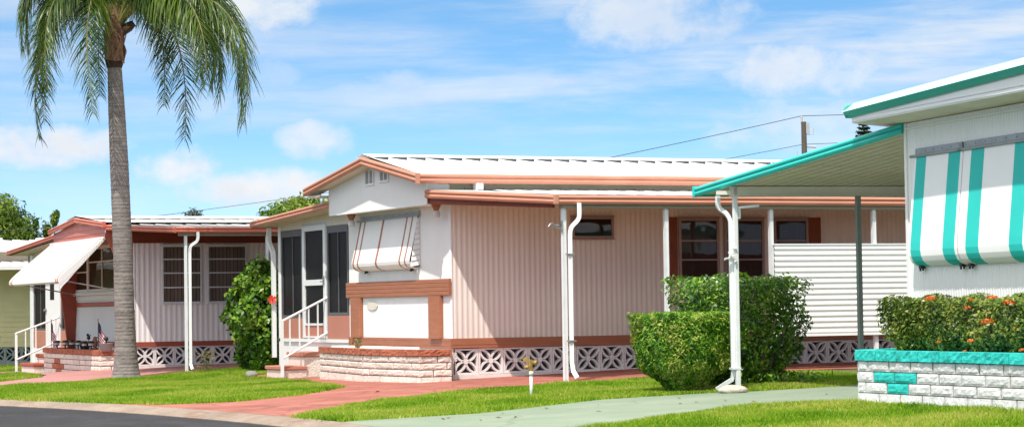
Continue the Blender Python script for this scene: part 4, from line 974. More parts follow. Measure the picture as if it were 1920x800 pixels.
    mb = MB(); mb.lathe((0, 0, 0), [(.11, 0), (.15, .16), (.16, .17), (.13, .17), (.12, .1)], 14); mb.done('pot_body', 'pot', q, True)
    mb = MB(); mb.tube([(0, 0, .1), (0, 0, .24)], .02, 8); mb.sphere((0, 0, .26), .05, 8, 6); mb.done('ornament', 'black', q)
build_ornaments()

# ------------------------------------------------------------------ right home
def build_right():
    O = (.85, -11.6, 0.0); rz = R(-8)
    r = thing('mobile_home', 'white mobile home with teal fascia, teal striped awning and a sloping teal edged carport', 'mobile home', O, rz)
    mb = MB(); corrug(mb, (0, -.02, 0), (0, -1, 0), (-1, 0, 0), 9, .0, 3.20, .060, .007); mb.done('front_wall', 'wallC', r)
    mb = MB(); corrug(mb, (.0, 0, 0), (1, 0, 0), (0, 1, 0), 11, 0, 3.2, .09, .012); mb.box(.1, -9, 0, 11, -.1, 3.15); mb.done('side_wall', 'wallC', r)
    mb = MB(); mb.box(-.022, -.035, 0, .03, .022, 3.2); mb.done('corner_trim', 'wallC', r)
    # gable front, soffit, fascia
    fx = -.44; yL, yM, yR = .64, -4.4, -9.3
    zb = lambda y: 3.31+.026*(yL-y) if y > yM else 3.31+.026*(yL-yM)-.026*(yM-y)
    mb = MB(); mb.add([(fx+.02, yL-.07, 3.245), (fx+.02, yM, 3.245), (fx+.02, yM, zb(yM)+.05), (fx+.02, yL-.07, zb(yL)+.03)], [(0, 1, 2, 3)]); mb.add([(fx+.02, yM, 3.245), (fx+.02, yR, 3.245), (fx+.02, yR, zb(yR)+.05), (fx+.02, yM, zb(yM)+.05)], [(0, 1, 2, 3)])
    mb.quad((fx+.02, yL-.07, 3.245), (fx+.02, yL-.07, zb(yL)+.03), (9, yL-.07, zb(yL)+.03), (9, yL-.07, 3.245))
    for z in (3.265, 3.31): mb.bar((fx+.014, yL-.08-(z-3.265)*16, z), (fx+.014, yR, z), .006, .01)
    mb.done('gable_board', 'white', r)
    mb = MB(); mb.quad((fx+.02, yL-.07, 3.245), (fx+.02, yR, 3.245), (.03, yR, 3.205), (.03, yL-.07, 3.205)); mb.quad((0, yL-.07, 3.206), (0, 0, 3.206), (9, 0, 3.206), (9, yL-.07, 3.206)); mb.done('soffit', 'soffC', r)
    mb = MB(); mb.bar((-.015, 0, 3.135), (-.015, -9, 3.135), .02, .018); mb.done('wall_moulding', 'wallC', r)
    prof_d = [(0, 0), (-.0, .0), (.055, .085), (.0, .10)]
    mb = MB()
    for y0, y1 in ((yL, yM), (yM, yR)):
        mb.extr([(0, 0), (.065, .072), (.05, .073), (-.01, .01)], (fx, y0, zb(y0)), (fx, y1, zb(y1)), (-1, 0, 0), (0, 0, 1))
    mb.extr([(0, 0), (.065, .072), (.05, .073), (-.01, .01)], (fx-.03, yL, zb(yL)), (10, yL, zb(yL)), (0, 1, 0), (0, 0, 1)); mb.done('lower_fascia', 'teal_d', r)
    mb = MB()
    for y0, y1 in ((yL+.05, yM), (yM, yR)):
        zz0, zz1 = zb(y0)+.073, zb(y1)+.073
        mb.extr([(.065, 0), (-.045, .098), (-.06, .098), (.04, 0)], (fx, y0, zz0), (fx, y1, zz1), (-1, 0, 0), (0, 0, 1))
    mb.extr([(.065, 0), (-.045, .098), (-.06, .098), (.04, 0)], (fx-.05, yL, zb(yL)+.073), (10, yL, zb(yL)+.073), (0, 1, 0), (0, 0, 1)); mb.done('upper_flashing', 'teal_lit', r)
    mb = MB(); mb.quad((fx+.05, yL-.05, zb(yL)+.165), (10, yL-.05, zb(yL)+.165), (10, yM, zb(yM)+.165), (fx+.05, yM, zb(yM)+.165)); mb.quad((fx+.05, yM, zb(yM)+.165), (10, yM, zb(yM)+.165), (10, yR, zb(yR)+.165), (fx+.05, yR, zb(yR)+.165)); mb.quad((fx+.04, yR+.02, 3.21), (10, yR+.02, 3.21), (10, yR+.02, zb(yR)+.16), (fx+.04, yR+.02, zb(yR)+.16)); mb.quad((9.98, yR, 3.2), (9.98, yL-.08, 3.2), (9.98, yL-.08, zb(yL)+.16), (9.98, yR, zb(yR)+.16)); mb.quad((0, -9, 3.206), (9.98, -9, 3.206), (9.98, yR, 3.206), (0, yR, 3.206)); mb.done('roof', 'roof', r)
    # striped awning in two panels
    prof = [(-.04, 2.795), (-.07, 2.50), (-.10, 2.20), (-.125, 1.95), (-.14, 1.80), (-.145, 1.72), (-.135, 1.655), (-.11, 1.60), (-.07, 1.565), (-.02, 1.545)]
    for (a, b, st, lab) in ((-1.485, -.30, [(-.60, -.36), (-1.43, -1.15)], None), (-4.6, -1.50, [(-2.00, -1.69), (-2.96, -2.66), (-3.9, -3.6)], None)):
        mb = MB(); awning_mesh(mb, a, b, prof, .046, .013, st); aw = mb.done('window_awning', ['panel', 'teal'], r)
        mb = MB(); mb.bbox(-.05, a+.02, 2.815, -.014, b-.02, 2.885, .004); mb.tube([(-.055, a, 2.80), (-.055, b+.09, 2.80)], .018, 8)
        k = int((b-a)/.23)
        for i in range(k+1): mb.sphere((-.052, a+.06+(b-a-.12)*i/k, 2.85), .009, 6, 4)
        mb.done('awning_rail', 'galv', aw)
        for y in (b-.13, a+.06):
            mb = MB(); mb.box(-.075, y-.03, 1.515, -.02, y+.03, 1.545); mb.box(-.06, y-.045, 1.49, -.045, y-.02, 1.53); mb.box(-.06, y+.02, 1.485, -.045, y+.045, 1.53); mb.done('awning_clip', 'black', aw)
    # carport
    A = Vector((-.02, .03, 3.085)); B = Vector((-1.02, 4.15, 2.555)); dv = (B-A); dv.z = 0; dv.normalize(); out = Vector((-dv.y, dv.x, 0)); out = out if out.x < 0 else -out
    zc = lambda y: 3.085+(2.555-3.085)*(y-.03)/4.12
    mb = MB(); mb.extr([(a*.95, b*.83) for a, b in FP], A, B, out, (0, 0, 1)); mb.bbox(-1.075, 4.13, 2.55, -1.0, 4.18, 2.69); mb.extr([(a*.95, b*.83) for a, b in FP], B, (9, 4.15, 2.555), (0, 1, 0), (0, 0, 1)); mb.done('carport_fascia', 'teal_lt' if 'teal_lt' in M else 'teal', r)
    mb = MB(); ns = 30
    xf = lambda y: -.02-1.0*(y-.03)/4.12
    # pan ceiling with narrow ribs running down the slope
    k = 56; vs = []; fs = []
    for i in range(k):
        x0 = -.0+i*.165
        for (xa, xb, h) in ((x0, x0+.145, 0.0), (x0+.145, x0+.165, .004)):
            o = len(vs)
            for y in (.03, 4.13):
                s_ = xf(y)-xf(.03)
                w = 1 if i < 8 else 1
                sh = s_
                vs += [(xa+sh-.0, y, zc(y)+.03+h), (xb+sh-.0, y, zc(y)+.03+h)]
            fs.append((o, o+1, o+3, o+2))
            fs.append((o+1, o+1, o+3, o+3)) if False else None
    mb.add(vs, [f for f in fs if f]); mb.quad((.02, .03, zc(.03)+.055), (9, .03, zc(.03)+.055), (9, 4.13, zc(4.13)+.055), (-.98, 4.13, zc(4.13)+.055)); mb.done('carport_ceiling', 'soffC', r)
    mb = MB(); mb.quad((0, .03, zc(.03)+.12), (9, .03, zc(.03)+.12), (9, 4.15, zc(4.15)+.12), (-1.0, 4.15, zc(4.15)+.12)); mb.done('carport_roof', 'roof', r)
    yb = 3.52
    mb = MB(); mb.box(-.80, yb-.03, 2.545, 9, yb+.03, 2.655); mb.box(-.80, yb-.05, 2.535, 9, yb+.05, 2.547); mb.box(-.98, yb-.035, 2.55, -.80, yb+.035, 2.60); mb.done('carport_beam', 'soffC', r)
    for x in (-.735, 1.0, 2.75, 4.5, 6.3):
        mb = MB(); X, Y = O[0]+x, O[1]+yb; h = .030 if x < 0 else .032
        mb.bbox(x-h, yb-h, -.08, x+h, yb+h, 2.66 if x < 0 else 2.54, .006)
        mb.done('carport_post', 'post' if x < 0 else 'post_shade', r)
    downspout(r, smooth_path([(-.93, yb+.10, 2.54), (-.93, yb+.10, 2.43), (-.90, yb+.10, 2.37), (-.83, yb+.07, 2.31), (-.79, yb+.045, 2.22), (-.786, yb+.04, 2.10)], 4)+[(-.786, yb+.04, .24), (-.80, yb+.05, .17), (-.90, yb+.10, .10), (-.98, yb+.14, .045)], .036, 'post')
    mb = MB(); mb.box(-.825, yb-.035, .30, -.70, yb+.085, .325); mb.done('downspout_strap', 'post', r)
    mb = MB(); mb.bar((-.69, yb-.02, 2.385), (-.44, yb-.10, 2.405), .03, .03); mb.bar((-.685, yb-.02, 2.24), (-.685, yb-.02, 2.40), .03, .03); mb.done('hook_arm', 'post', r)
    mb = MB()
    for i in range(7):
        a = i*.9; mb.bar((-.80+.01*i, yb-.04, 1.86-.03*i), (-.80+.09*math.cos(a)-.03, yb-.05+.03*math.sin(a), 1.86-.03*i+.06*math.sin(a*1.7)), .022, .016)
    mb.done('rope_cleat', 'white', r)
    # planter
    pl = thing('block_planter', 'white split block planter with teal capping and teal accent blocks on the right', 'planter', (.11, -13.5, 0.0))
    ox, oy, oz = pl.location
    pts = [(1.0, -11.10), (.32, -11.32), (.11, -11.62), (.10, -16.6)]
    segs = [((a[0]-ox, a[1]-oy), (b[0]-ox, b[1]-oy)) for a, b in zip(pts, pts[1:])]
    brick_wall(segs, -.005, 4, .1205, .425, ('brickC_w', 'brickC_t'), pl, accents={(2, 2, 1), (2, 2, 2), (2, 1, 2)}, mort=.009, vm=.020)
    brick_cap(segs, .482, .113, .425, 'brickC_t', pl, .2, .03)
    mb = MB(); mb.prism([(.95-ox, -11.25-oy), (.36-ox, -11.42-oy), (.2-ox, -11.7-oy), (.2-ox, -16.5-oy), (.9-ox, -16.5-oy)], .1, .54); mb.done('planter_fill', 'earth', pl)
    rk = MB(); rk.sphere((0, 0, .045), .13, 12, 7, (.9, 1.5, .50), jit=.10); rk = rk.done('rock', 'rock', None, True); rk.location = (.30, -8.42, g(.3, -8.4)); rk.rotation_euler = (0, 0, .7); tag(rk, 'pale flat rock at the foot of the carport downspout', 'rock')
build_right()

# ------------------------------------------------------------------ yellow home on the far left
def build_yellow():
    O = (-5.0, 27.0, -.16)
    r = thing('mobile_home', 'yellow lap sided mobile home at the left edge with a white patio roof', 'mobile home', O)
    mb = MB(); lap(mb, (0, 0, 0), (1, 0, 0), (0, -1, 0), 16, .46, 2.72, .13, .016); mb.done('side_wall', 'yellow', r)
    mb = MB(); lap(mb, (0, 4.5, 0), (0, -1, 0), (-1, 0, 0), 4.5, .46, 2.72, .13, .016); mb.done('front_wall', 'yellow', r)
    mb = MB(); mb.box(0, -.02, 2.72, 16, 4.5, 3.0); mb.done('upper_wall', 'cream', r)
    mb = MB(); mb.box(.1, .15, -.2, 16, 4.4, .45); mb.done('underfloor', 'roof_dark', r)
    skirting(r, 'bluegrey', (2.9, 0, 0), (1, 0, 0), 14, .06, .43, .40)
    mb = MB(); mb.box(0, -.01, -.3, 16, .09, .058); mb.box(0, -.008, .06, 2.88, .09, .46); mb.done('plinth', 'bluegrey', r)
    mb = MB(); pan_roof(mb, -.5, 16.2, (-.35, 3.03), (2.2, 3.30), .45, .005, .03); mb.quad((-.5, 4.9, 3.0), (16.2, 4.9, 3.0), (16.2, 2.2, 3.3), (-.5, 2.2, 3.3)); mb.box(-.5, -.40, 2.93, 16.2, -.33, 3.035)
    for i in range(14): mb.box(.5+i*1.15, 1.9, 3.28, .5+i*1.15+.16, 2.3, 3.37)
    mb.done('roof', 'roof', r)
    mb = MB(); pan_roof(mb, -.3, 9, (-1.2, 2.53), (-.02, 2.70), .3, .02, .03); mb.done('patio_roof', 'roof_old', r)
    mb = MB(); mb.box(-.3, -1.26, 2.45, 9, -1.19, 2.54); mb.done('patio_fascia', 'white', r)
    for x in (.2, 8.2):
        mb = MB(); mb.box(x-.04, -1.15, -.2, x+.04, -1.07, 2.46); mb.done('patio_post', 'post', r)
build_yellow()
#PART3
# ------------------------------------------------------------------ palm
def build_palm():
    bx, by = -2.74, 9.45; bz = g(bx, by)
    p = thing('palm_tree', 'tall palm tree with ringed grey trunk and drooping feathery fronds', 'tree', (bx, by, bz))
    ax = Vector((-.12, .05, 0))
    def centre(z): t = z/6.4; return Vector((ax.x*t*1.6+.02*math.sin(t*3), ax.y*t, z))
    prof = [(0, .315), (.06, .285), (.16, .255), (.32, .232), (.6, .212), (1.0, .20), (2.0, .19), (3.0, .187), (4.0, .183), (5.0, .168), (5.6, .150), (6.05, .138)]
    def rad(z):
        for (a, ra), (b, rb) in zip(prof, prof[1:]):
            if z <= b: return ra+(rb-ra)*(z-a)/(b-a)
        return prof[-1][1]
    vs = []; fs = []; seg = 28; nz = 190
    ring = 0
    for i in range(nz+1):
        z = -.12+(6.05+.12)*i/nz; c = centre(max(z, 0)); rr = rad(max(z, 0))
        ph = (z/.075) % 1; rr *= .95*(1+.040*(1-ph)) + (.02*math.sin(z*5)) * .3
        for j in range(seg):
            t = 2*math.pi*j/seg; k = 1+.018*math.sin(3*t+z*.8)+random.uniform(-.010, .010)
            if z < .25: k += .06*math.sin(7*t)*max(0, (.25-z))*2
            vs.append((c.x+rr*k*math.cos(t), c.y+rr*k*math.sin(t), z))
    for i in range(nz):
        for j in range(seg): fs.append((i*seg+j, i*seg+(j+1) % seg, (i+1)*seg+(j+1) % seg, (i+1)*seg+j))
    mb = MB(); mb.add(vs, fs); mb.done('trunk', 'trunk', p)
    # fibrous head with old leaf bases
    mb = MB(); c = centre(6.05)
    mb.lathe((c.x, c.y, 5.93), [(.142, 0), (.168, .08), (.176, .17), (.16, .23)], 20); d = mb.done('dark_collar', pmat('dark_fibre', (.05, .03, .022), .95, .3, 8, bump=1, bscale=30), p)
    vs = []; fs = []; n_ = 24; pr = [(6.06, .185), (6.14, .19), (6.3, .185), (6.5, .18), (6.62, .20), (6.66, .175), (6.9, .165), (7.2, .12), (7.5, .06)]
    for z, rr in pr:
        for j in range(n_): t = 2*math.pi*j/n_; k = 1+random.uniform(-.10, .10); vs.append((c.x+rr*k*math.cos(t), c.y+rr*k*math.sin(t), z+random.uniform(-.02, .02)))
    for i in range(len(pr)-1):
        for j in range(n_): fs.append((i*n_+j, i*n_+(j+1) % n_, (i+1)*n_+(j+1) % n_, (i+1)*n_+j))
    mb = MB(); mb.add(vs, fs)
    for i in range(16):   # ragged fibre strips
        t = random.uniform(0, 6.28); z = random.uniform(6.1, 6.7); q = Vector((c.x+.19*math.cos(t), c.y+.19*math.sin(t), z))
        mb.bar(q, q+Vector((.04*math.cos(t), .04*math.sin(t), random.choice((-.12, .16)))), .05, .012)
    mb.done('leaf_boots', 'boot', p)
    right = Vector((.9105, -.4133, 0)); away = Vector((.4135, .9096, 0))
    stub = MB(); q = Vector((c.x, c.y, 6.62))+right*.14
    stub.tube([q, q+right*.14+Vector((0, 0, .10)), q+right*.24+Vector((0, 0, .17))], [.09, .10, .06], 8); stub.done('cut_frond_stub', pmat('dark_stub', (.09, .05, .035), .95, .3, 9, bump=1, bscale=25), p)
    # fronds: azimuth (0 = to the right of the road view, 90 = away), reach, peak height, tip height, leaflet hang
    def frond(az, reach, peak, tip, tipr=None, z0=6.75, hang=.55, n=74, ll=.62):
        dirv = right*math.cos(R(az))+away*math.sin(R(az)); side = Vector((-dirv.y, dirv.x, 0))
        tipr = reach if tipr is None else tipr
        b0 = Vector((c.x, c.y, z0))+dirv*.10
        b1 = Vector((c.x, c.y, peak+.35))+dirv*(reach*.38)
        b2 = Vector((c.x, c.y, peak-.15))+dirv*(reach*1.18)
        b3 = Vector((c.x, c.y, tip))+dirv*tipr
        sw = side*random.uniform(-.25, .25)
        def B(t): u = 1-t; return b0*u**3+b1*3*u*u*t+b2*3*u*t*t+b3*t**3+sw*(t*t)
        P = [B(i/30) for i in range(31)]
        mb = MB(); mb.tube(P, [.030*(1-i/30)**.8+.004 for i in range(31)], 6); fo = mb.done('frond', 'petiole', p)
        V = []; F = []
        for i in range(n):
            t = .13+.86*i/(n-1); q = B(t); tg = (B(min(t+.01, 1))-B(max(t-.01, 0))).normalized()
            sd = tg.cross(Vector((0, 0, 1)))
            if sd.length < .2: sd = side.copy()
            sd.normalize(); nu = sd.cross(tg)
            l0 = ll*(.55+.75*math.sin(math.pi*min(1, t*1.02)**.8))*random.uniform(.85, 1.1)
            if t > .85: l0 *= .8
            for sg in (-1, 1):
                out = (sd*sg*random.uniform(.55, .95)+tg*random.uniform(.35, .75)+nu*random.uniform(-.25, .35)).normalized()
                w = .0145*random.uniform(.8, 1.15); pts = []; v = q.copy(); d_ = out.copy(); ns = 5
                for k in range(ns+1):
                    pts.append(v.copy()); d_ = (d_+Vector((0, 0, -hang*random.uniform(.20, .55)))).normalized(); v = v+d_*(l0/ns)
                wd = tg.cross(out)
                if wd.length < .1: wd = nu
                wd = (tg*.8+wd.normalized()*random.uniform(-.6, .6)).normalized()
                o = len(V)
                for k, u in enumerate(pts):
                    ww = w*(1-.75*(k/ns)**1.5)*(.55 if k == 0 else 1)
                    V.append(tuple(u-wd*ww)); V.append(tuple(u+wd*ww))
                for k in range(ns): F.append((o+2*k, o+2*k+1, o+2*k+3, o+2*k+2))
        npmesh('leaflets', V, F, 'frond', fo)
    FR = [(178, 1.55, 7.35, 4.55, 1.42, .30, .80), (150, 1.75, 7.6, 4.9, 1.55, .4, .75),
          (246, 1.15, 7.45, 4.95, .95, .7, .72), (226, 1.6, 7.7, 5.3, 1.35, .7, .72), (205, 1.5, 7.6, 5.5, 1.3, .6, .7),
          (48, 1.75, 7.4, 4.6, 1.9, .32, .80), (8, 2.35, 7.5, 4.85, 2.35, .6, .85), (-18, 2.75, 7.55, 4.75, 2.6, .6, .85), (-40, 2.3, 7.6, 5.4, 2.4, .8, .9), (-3, 1.9, 7.45, 5.5, 1.9, .7, .85), (-30, 2.1, 7.5, 5.6, 2.2, .8, .85), (18, 2.0, 7.4, 5.3, 2.0, .6, .85),
          (24, 2.5, 7.95, 5.6, 2.55, .7, .85), (70, 1.9, 7.7, 5.3, 1.7, .6, .6), (110, 1.8, 7.9, 5.5, 1.6, .6, .6),
          (-34, 1.9, 8.1, 6.3, 2.2, .9, .7), (190, 1.6, 8.2, 6.2, 1.6, .8, .65), (200, 1.7, 8.2, 6.2, 1.7, .8, .65), (100, 1.2, 8.7, 7.2, 1.7, .7, .6), (-10, 1.6, 8.5, 6.7, 2.2, .9, .7), (160, 1.3, 8.6, 7.0, 1.7, .8, .6), (300, .9, 9.2, 8.4, 1.3, .5, .5), (215, .9, 9.0, 8.1, 1.2, .5, .5)]
    for az, rc, pk, tp, tr, hg, ll in FR: frond(az, rc, pk, tp, tr, 6.72+random.uniform(-.05, .1), hg, 150, ll)
build_palm()

# ------------------------------------------------------------------ shrubs and trees
def shell(n, fn, power=.35):
    """points in a rounded volume, denser near its surface; fn maps unit cube-ish (u,v,w in -1..1) to a world point"""
    u = rng.uniform(-1, 1, (n, 3)); m = np.abs(u).max(1)[:, None]+1e-6
    s_ = rng.random((n, 1))**power; u = u/m*s_
    return fn(u), u
def hedge(name, label, cat, c, size, n, mat, ln, wd, bumps=.06, taper=None, stems=(), flowers=(), group=None, rz=0, roundness=.25, power=.28, holes=.12, flip_dark=0):
    t = thing(name, label, cat, c, rz)
    hx, hy, h = size[0]/2, size[1]/2, size[2]
    ph = rng.uniform(0, 6, 6)
    def fn(u):
        r_ = np.abs(u); mx = r_.max(1)[:, None]; l2 = np.sqrt((u**2).sum(1))[:, None]
        v = u*(1-roundness)+u*(mx/(l2+1e-6))*roundness*1.25
        P = np.c_[v[:, 0]*hx, v[:, 1]*hy, (v[:, 2]*.5+.5)*h]
        if taper:
            k = np.interp(P[:, 2]/h, [a for a, b in taper], [b for a, b in taper])[:, None]; P[:, :2] *= k
        b = bumps*(np.sin(P[:, 0]*7+ph[0])*np.sin(P[:, 1]*8+ph[1]+P[:, 2]*6)+.6*np.sin(P[:, 0]*15+ph[2])*np.sin(P[:, 2]*13+ph[3]))
        P += v/(np.abs(v).max(1)[:, None]+1e-6)*b[:, None]
        return P
    P, U = shell(n, fn, power)
    q = np.sin(P[:, 0]*9+ph[4])*np.sin(P[:, 1]*11)*np.sin(P[:, 2]*10+ph[5])
    keep = q+rng.normal(0, .35, n) < 1-holes*2.2; P, U = P[keep], U[keep]
    nn = U/(np.linalg.norm(U, axis=1)[:, None]+1e-6)+np.array([0, 0, .25])
    leaves('foliage', P, nn, mat, ln, wd, t, spread=.55)
    if stems:
        mb = MB()
        for (x, y, dx, dy, hh, r_) in stems: mb.tube(smooth_path([(x, y, -.05), (x+dx*.3, y+dy*.3, hh*.4), (x+dx, y+dy, hh)], 3), [r_*(1-.5*i/6) for i in range(7)], 7)
        mb.done('stems', 'bark', t)
    for f in flowers: f(t)
    return t
def flower_cluster(pos, r_, mat, name='flower'):
    def f(t):
        n = 40; d = rng.normal(0, 1, (n, 3)); d /= np.linalg.norm(d, axis=1)[:, None]; d[:, 2] = np.abs(d[:, 2])
        P = np.array(pos)+d*r_*np.array([1, 1, .55]); leaves(name, P, d, mat, r_*.55, r_*.45, t, spread=.3)
    return f
hedge('clipped_hedge', 'low clipped square hedge left of the carport downspout', 'hedge', (.15, -7.42, g(0, -7.4)), (1.18, .90, 1.03), 34000, 'leaf_h1', .066, .017, .020,
      taper=[(0, .25), (.12, .42), (.33, .86), (.55, .97), (1, 1)], stems=[(.0, 0, .1, .1, .5, .03), (.15, .05, .4, .1, .5, .025), (-.1, 0, -.3, -.1, .5, .025), (.2, -.1, .3, -.2, .45, .02)], roundness=.02, power=.12, holes=.14)
hedge('clipped_hedge', 'taller glossy leaved hedge behind the carport downspout', 'hedge', (1.36, -6.75, g(1.4, -6.8)), (1.78, .95, 1.45), 20000, 'leaf_h2', .062, .034, .06,
      taper=[(0, .62), (.12, .72), (.35, .95), (1, 1)], stems=[(-.2, -.1, -.5, 0, .9, .035), (0, 0, .1, .1, 1.1, .04), (.3, -.15, .5, 0, 1.0, .035), (.45, .1, .7, .1, .9, .03), (-.45, 0, -.6, .1, .9, .03), (.15, -.2, .2, -.2, .9, .025)], roundness=.12, power=.20, holes=.22)
def ixora_flowers():
    L_ = []
    F = [(-.40, .27, .62, .075), (-.40, -.42, .52, .05), (-.38, -.46, .60, .045), (-.42, -1.18, .565, .075), (-.46, -.86, .37, .08), (-.42, .10, .15, .04), (-.44, -.52, .17, .05), (-.42, -.38, .06, .03), (-.44, -1.42, .08, .05), (-.3, -.75, .62, .06), (-.25, -.62, .63, .05), (-.3, -.95, .60, .045), (-.38, -1.62, .38, .045), (-.3, -1.5, .58, .04), (-.36, -1.24, .30, .035)]
    for x, y, z, r_ in F: L_.append(flower_cluster((x, y, z), r_*.78, 'orangeflower'))
    return L_
hedge('flowering_hedge', 'clipped hedge with orange flower heads growing in the teal capped planter', 'hedge', (.62, -13.20, .54), (.80, 2.78, .63), 36000, 'leaf_h3', .052, .024, .045, taper=[(0, .82), (.3, .93), (.7, 1), (1, 1)], flowers=ixora_flowers(), roundness=.06, power=.18, holes=.14,
      stems=[(0, -1.0, 0, -.1, .4, .02), (0, .3, 0, .1, .4, .02), (.05, 1.0, 0, .2, .4, .02)])
hedge('flowering_hedge', 'dark leafy shrub at the right edge in the teal capped planter', 'shrub', (.62, -15.6, .54), (.75, 1.8, .55), 9000, 'leaf_h3', .055, .026, .06, roundness=.3, power=.3, holes=.15)
def hib_flower(t):
    n = 5
    for k in range(5):
        pass
    V = []; F = []
    c = Vector((-.03, -.86, 1.38)); nrm = Vector((-.35, -.9, .25)).normalized(); a = nrm.cross(Vector((0, 0, 1))).normalized(); b = a.cross(nrm)
    for k in range(5):
        th = k*2*math.pi/5; d = a*math.cos(th)+b*math.sin(th); e = a*-math.sin(th)+b*math.cos(th); o = len(V)
        V += [tuple(c), tuple(c+d*.04+e*.028+nrm*.016), tuple(c+d*.08+e*.032+nrm*.016), tuple(c+d*.09+nrm*.024), tuple(c+d*.08-e*.032+nrm*.016), tuple(c+d*.04-e*.028+nrm*.016)]
        F += [(o, o+1, o+2, o+3), (o, o+3, o+4, o+5)]
    npmesh('flower', V, F, 'redflower', t)
    mb = MB(); mb.tube([c, c+nrm*.10], .008, 6); mb.done('stamen', 'orangeflower', t)
hib = hedge('hibiscus_bush', 'tall leafy hibiscus bush with one red flower beside the porch post', 'bush', (-.10, 9.35, g(0, 9.3)), (1.18, 1.2, 2.03), 8200, 'leaf_hib', .105, .07, .09,
            taper=[(0, .45), (.1, .55), (.28, .72), (.55, 1.0), (.72, .92), (.88, .62), (1, .42)], stems=[(0, 0, .1, 0, 1.2, .03), (.1, .1, .3, .1, 1.3, .025), (-.1, 0, -.3, 0, 1.1, .025)], flowers=[hib_flower], roundness=.5, power=.26, holes=.12)
# weed by the left carport post
def weeds():
    for (x, y, h, w, n, lab) in ((-1.05, 9.8, .42, .14, 110, 'dry yellowish weed growing beside the left carport post'), (1.75, -7.4, .18, .5, 200, 'grassy weeds at the foot of the taller hedge')):
        t = thing('weed', lab, 'weed', (x, y, g(x, y)))
        P = np.array([(random.gauss(0, w*.6), random.gauss(0, w*.5), random.uniform(.03, h)) for _ in range(n)])
        leaves('foliage', P, rng.normal(0, 1, (n, 3)), 'weed' if h > .3 else 'leaf_h2', .09, .028, t)
        mb = MB()
        for i in range(4): mb.tube([(0, 0, -.03), (random.gauss(0, w*.4), random.gauss(0, w*.3), h*random.uniform(.7, 1))], .006, 5)
        mb.done('stems', 'bark', t)
weeds()
def tree(name, label, base, crown_c, crown_r, n, mat, ln, wd, blobs=9, bs=.30, trunk_r=.15, seed=1, shape='round', extra=()):
    t = thing(name, label, 'tree', base); bx, by, bz = base; rs = np.random.default_rng(seed)
    cc = Vector(crown_c)-Vector(base)
    mb = MB(); mb.tube(smooth_path([(0, 0, -.2), (cc.x*.3, cc.y*.3, cc.z*.5), tuple(cc)], 4), [trunk_r*(1-.65*i/8) for i in range(9)], 9)
    P = []; Nn = []; bl = []
    for i in range(blobs):
        d = rs.normal(0, 1, 3); d /= np.linalg.norm(d); k = rs.random()**.4*.72
        b = np.array([cc.x, cc.y, cc.z])+d*np.array(crown_r)*k; bl.append((b, (bs+.25*rs.random())))
        mb.tube([tuple(Vector((cc.x*.6, cc.y*.6, cc.z*.7))), tuple(b)], [trunk_r*.35, trunk_r*.08], 6)
    for e in extra: bl.append((np.array(e[:3])-np.array(base), e[3]))
    mb.done('trunk', 'bark', t)
    per = n//len(bl)
    for b, s_ in bl:
        d = rs.normal(0, 1, (per, 3)); d /= np.linalg.norm(d, axis=1)[:, None]; rr = rs.random((per, 1))**.4
        sz = np.array(crown_r)*s_ if s_ < 1 else np.array([s_-1]*3)
        wob = 1+.25*np.sin(d[:, :1]*5+b[0])*np.sin(d[:, 1:2]*6+b[1])
        P.append(b+d*rr*sz*wob); Nn.append(d+np.array([0, 0, .3]))
    P = np.concatenate(P); Nn = np.concatenate(Nn)
    leaves('crown', P, Nn, mat, ln, wd, t, spread=.6)
    return t
tree('leafy_tree', 'dense green tree behind the yellow home at the left edge', (.1, 35.6, -.2), (.45, 35.5, 3.35), (1.2, 1.3, 1.3), 42000, 'leaf_tree', .12, .065, 26, .42, .14, 3)
tree('leafy_tree', 'small pointed green tree right of the dense tree behind the yellow home', (1.65, 35.0, -.2), (1.62, 35.0, 3.05), (.42, .45, .85), 9500, 'leaf_tree', .09, .045, 10, .40, .08, 5, extra=[(1.95, 34.85, 3.95, .26), (2.03, 34.83, 4.1, .14), (1.45, 35.1, 3.8, .2), (1.75, 34.95, 3.6, .3)])
tree('leafy_tree', 'bright green tree behind the porch roof of the middle home', (13.6, 46.0, 0), (13.5, 46.1, 4.15), (1.7, 1.5, 1.2), 19000, 'leaf_tree2', .15, .08, 18, .34, .18, 8, extra=[(12.1, 46.7, 3.85, .40), (12.6, 46.5, 4.35, .35), (14.6, 45.6, 4.7, .35)])
tree('distant_tree', 'pale distant treetop just above the roof of the left home', (17.1, 71.8, 0), (17.1, 71.8, 5.15), (.80, .8, .75), 3600, 'leaf_far', .16, .09, 9, .34, .15, 12)
def araucaria():
    b = (34.9, 41.7, 0)
    t = thing('conifer_tree', 'thin tiered conifer tip peeping above the teal carport edge', 'tree', b)
    mb = MB(); mb.tube([(0, 0, -.2), (0, 0, 8.3)], [.16, .02], 8); mb.done('trunk', 'bark', t)
    P = []; Nn = []
    for k in range(26):
        z = 8.25-k*.17; rr = .06+.052*k if k < 14 else .75
        m_ = 9
        for j in range(m_):
            a = j*2*math.pi/m_+k*.6
            for i in range(14):
                s_ = (i+1)/14*rr
                for q in range(6): P.append((s_*math.cos(a)+random.gauss(0, .025), s_*math.sin(a)+random.gauss(0, .025), z+.22*(s_/.7)**1.3-.0*s_+random.gauss(0, .02))); Nn.append((0, 0, 1))
    leaves('crown', np.array(P), np.array(Nn, float), 'leaf_con', .11, .035, t, spread=.7)
araucaria()
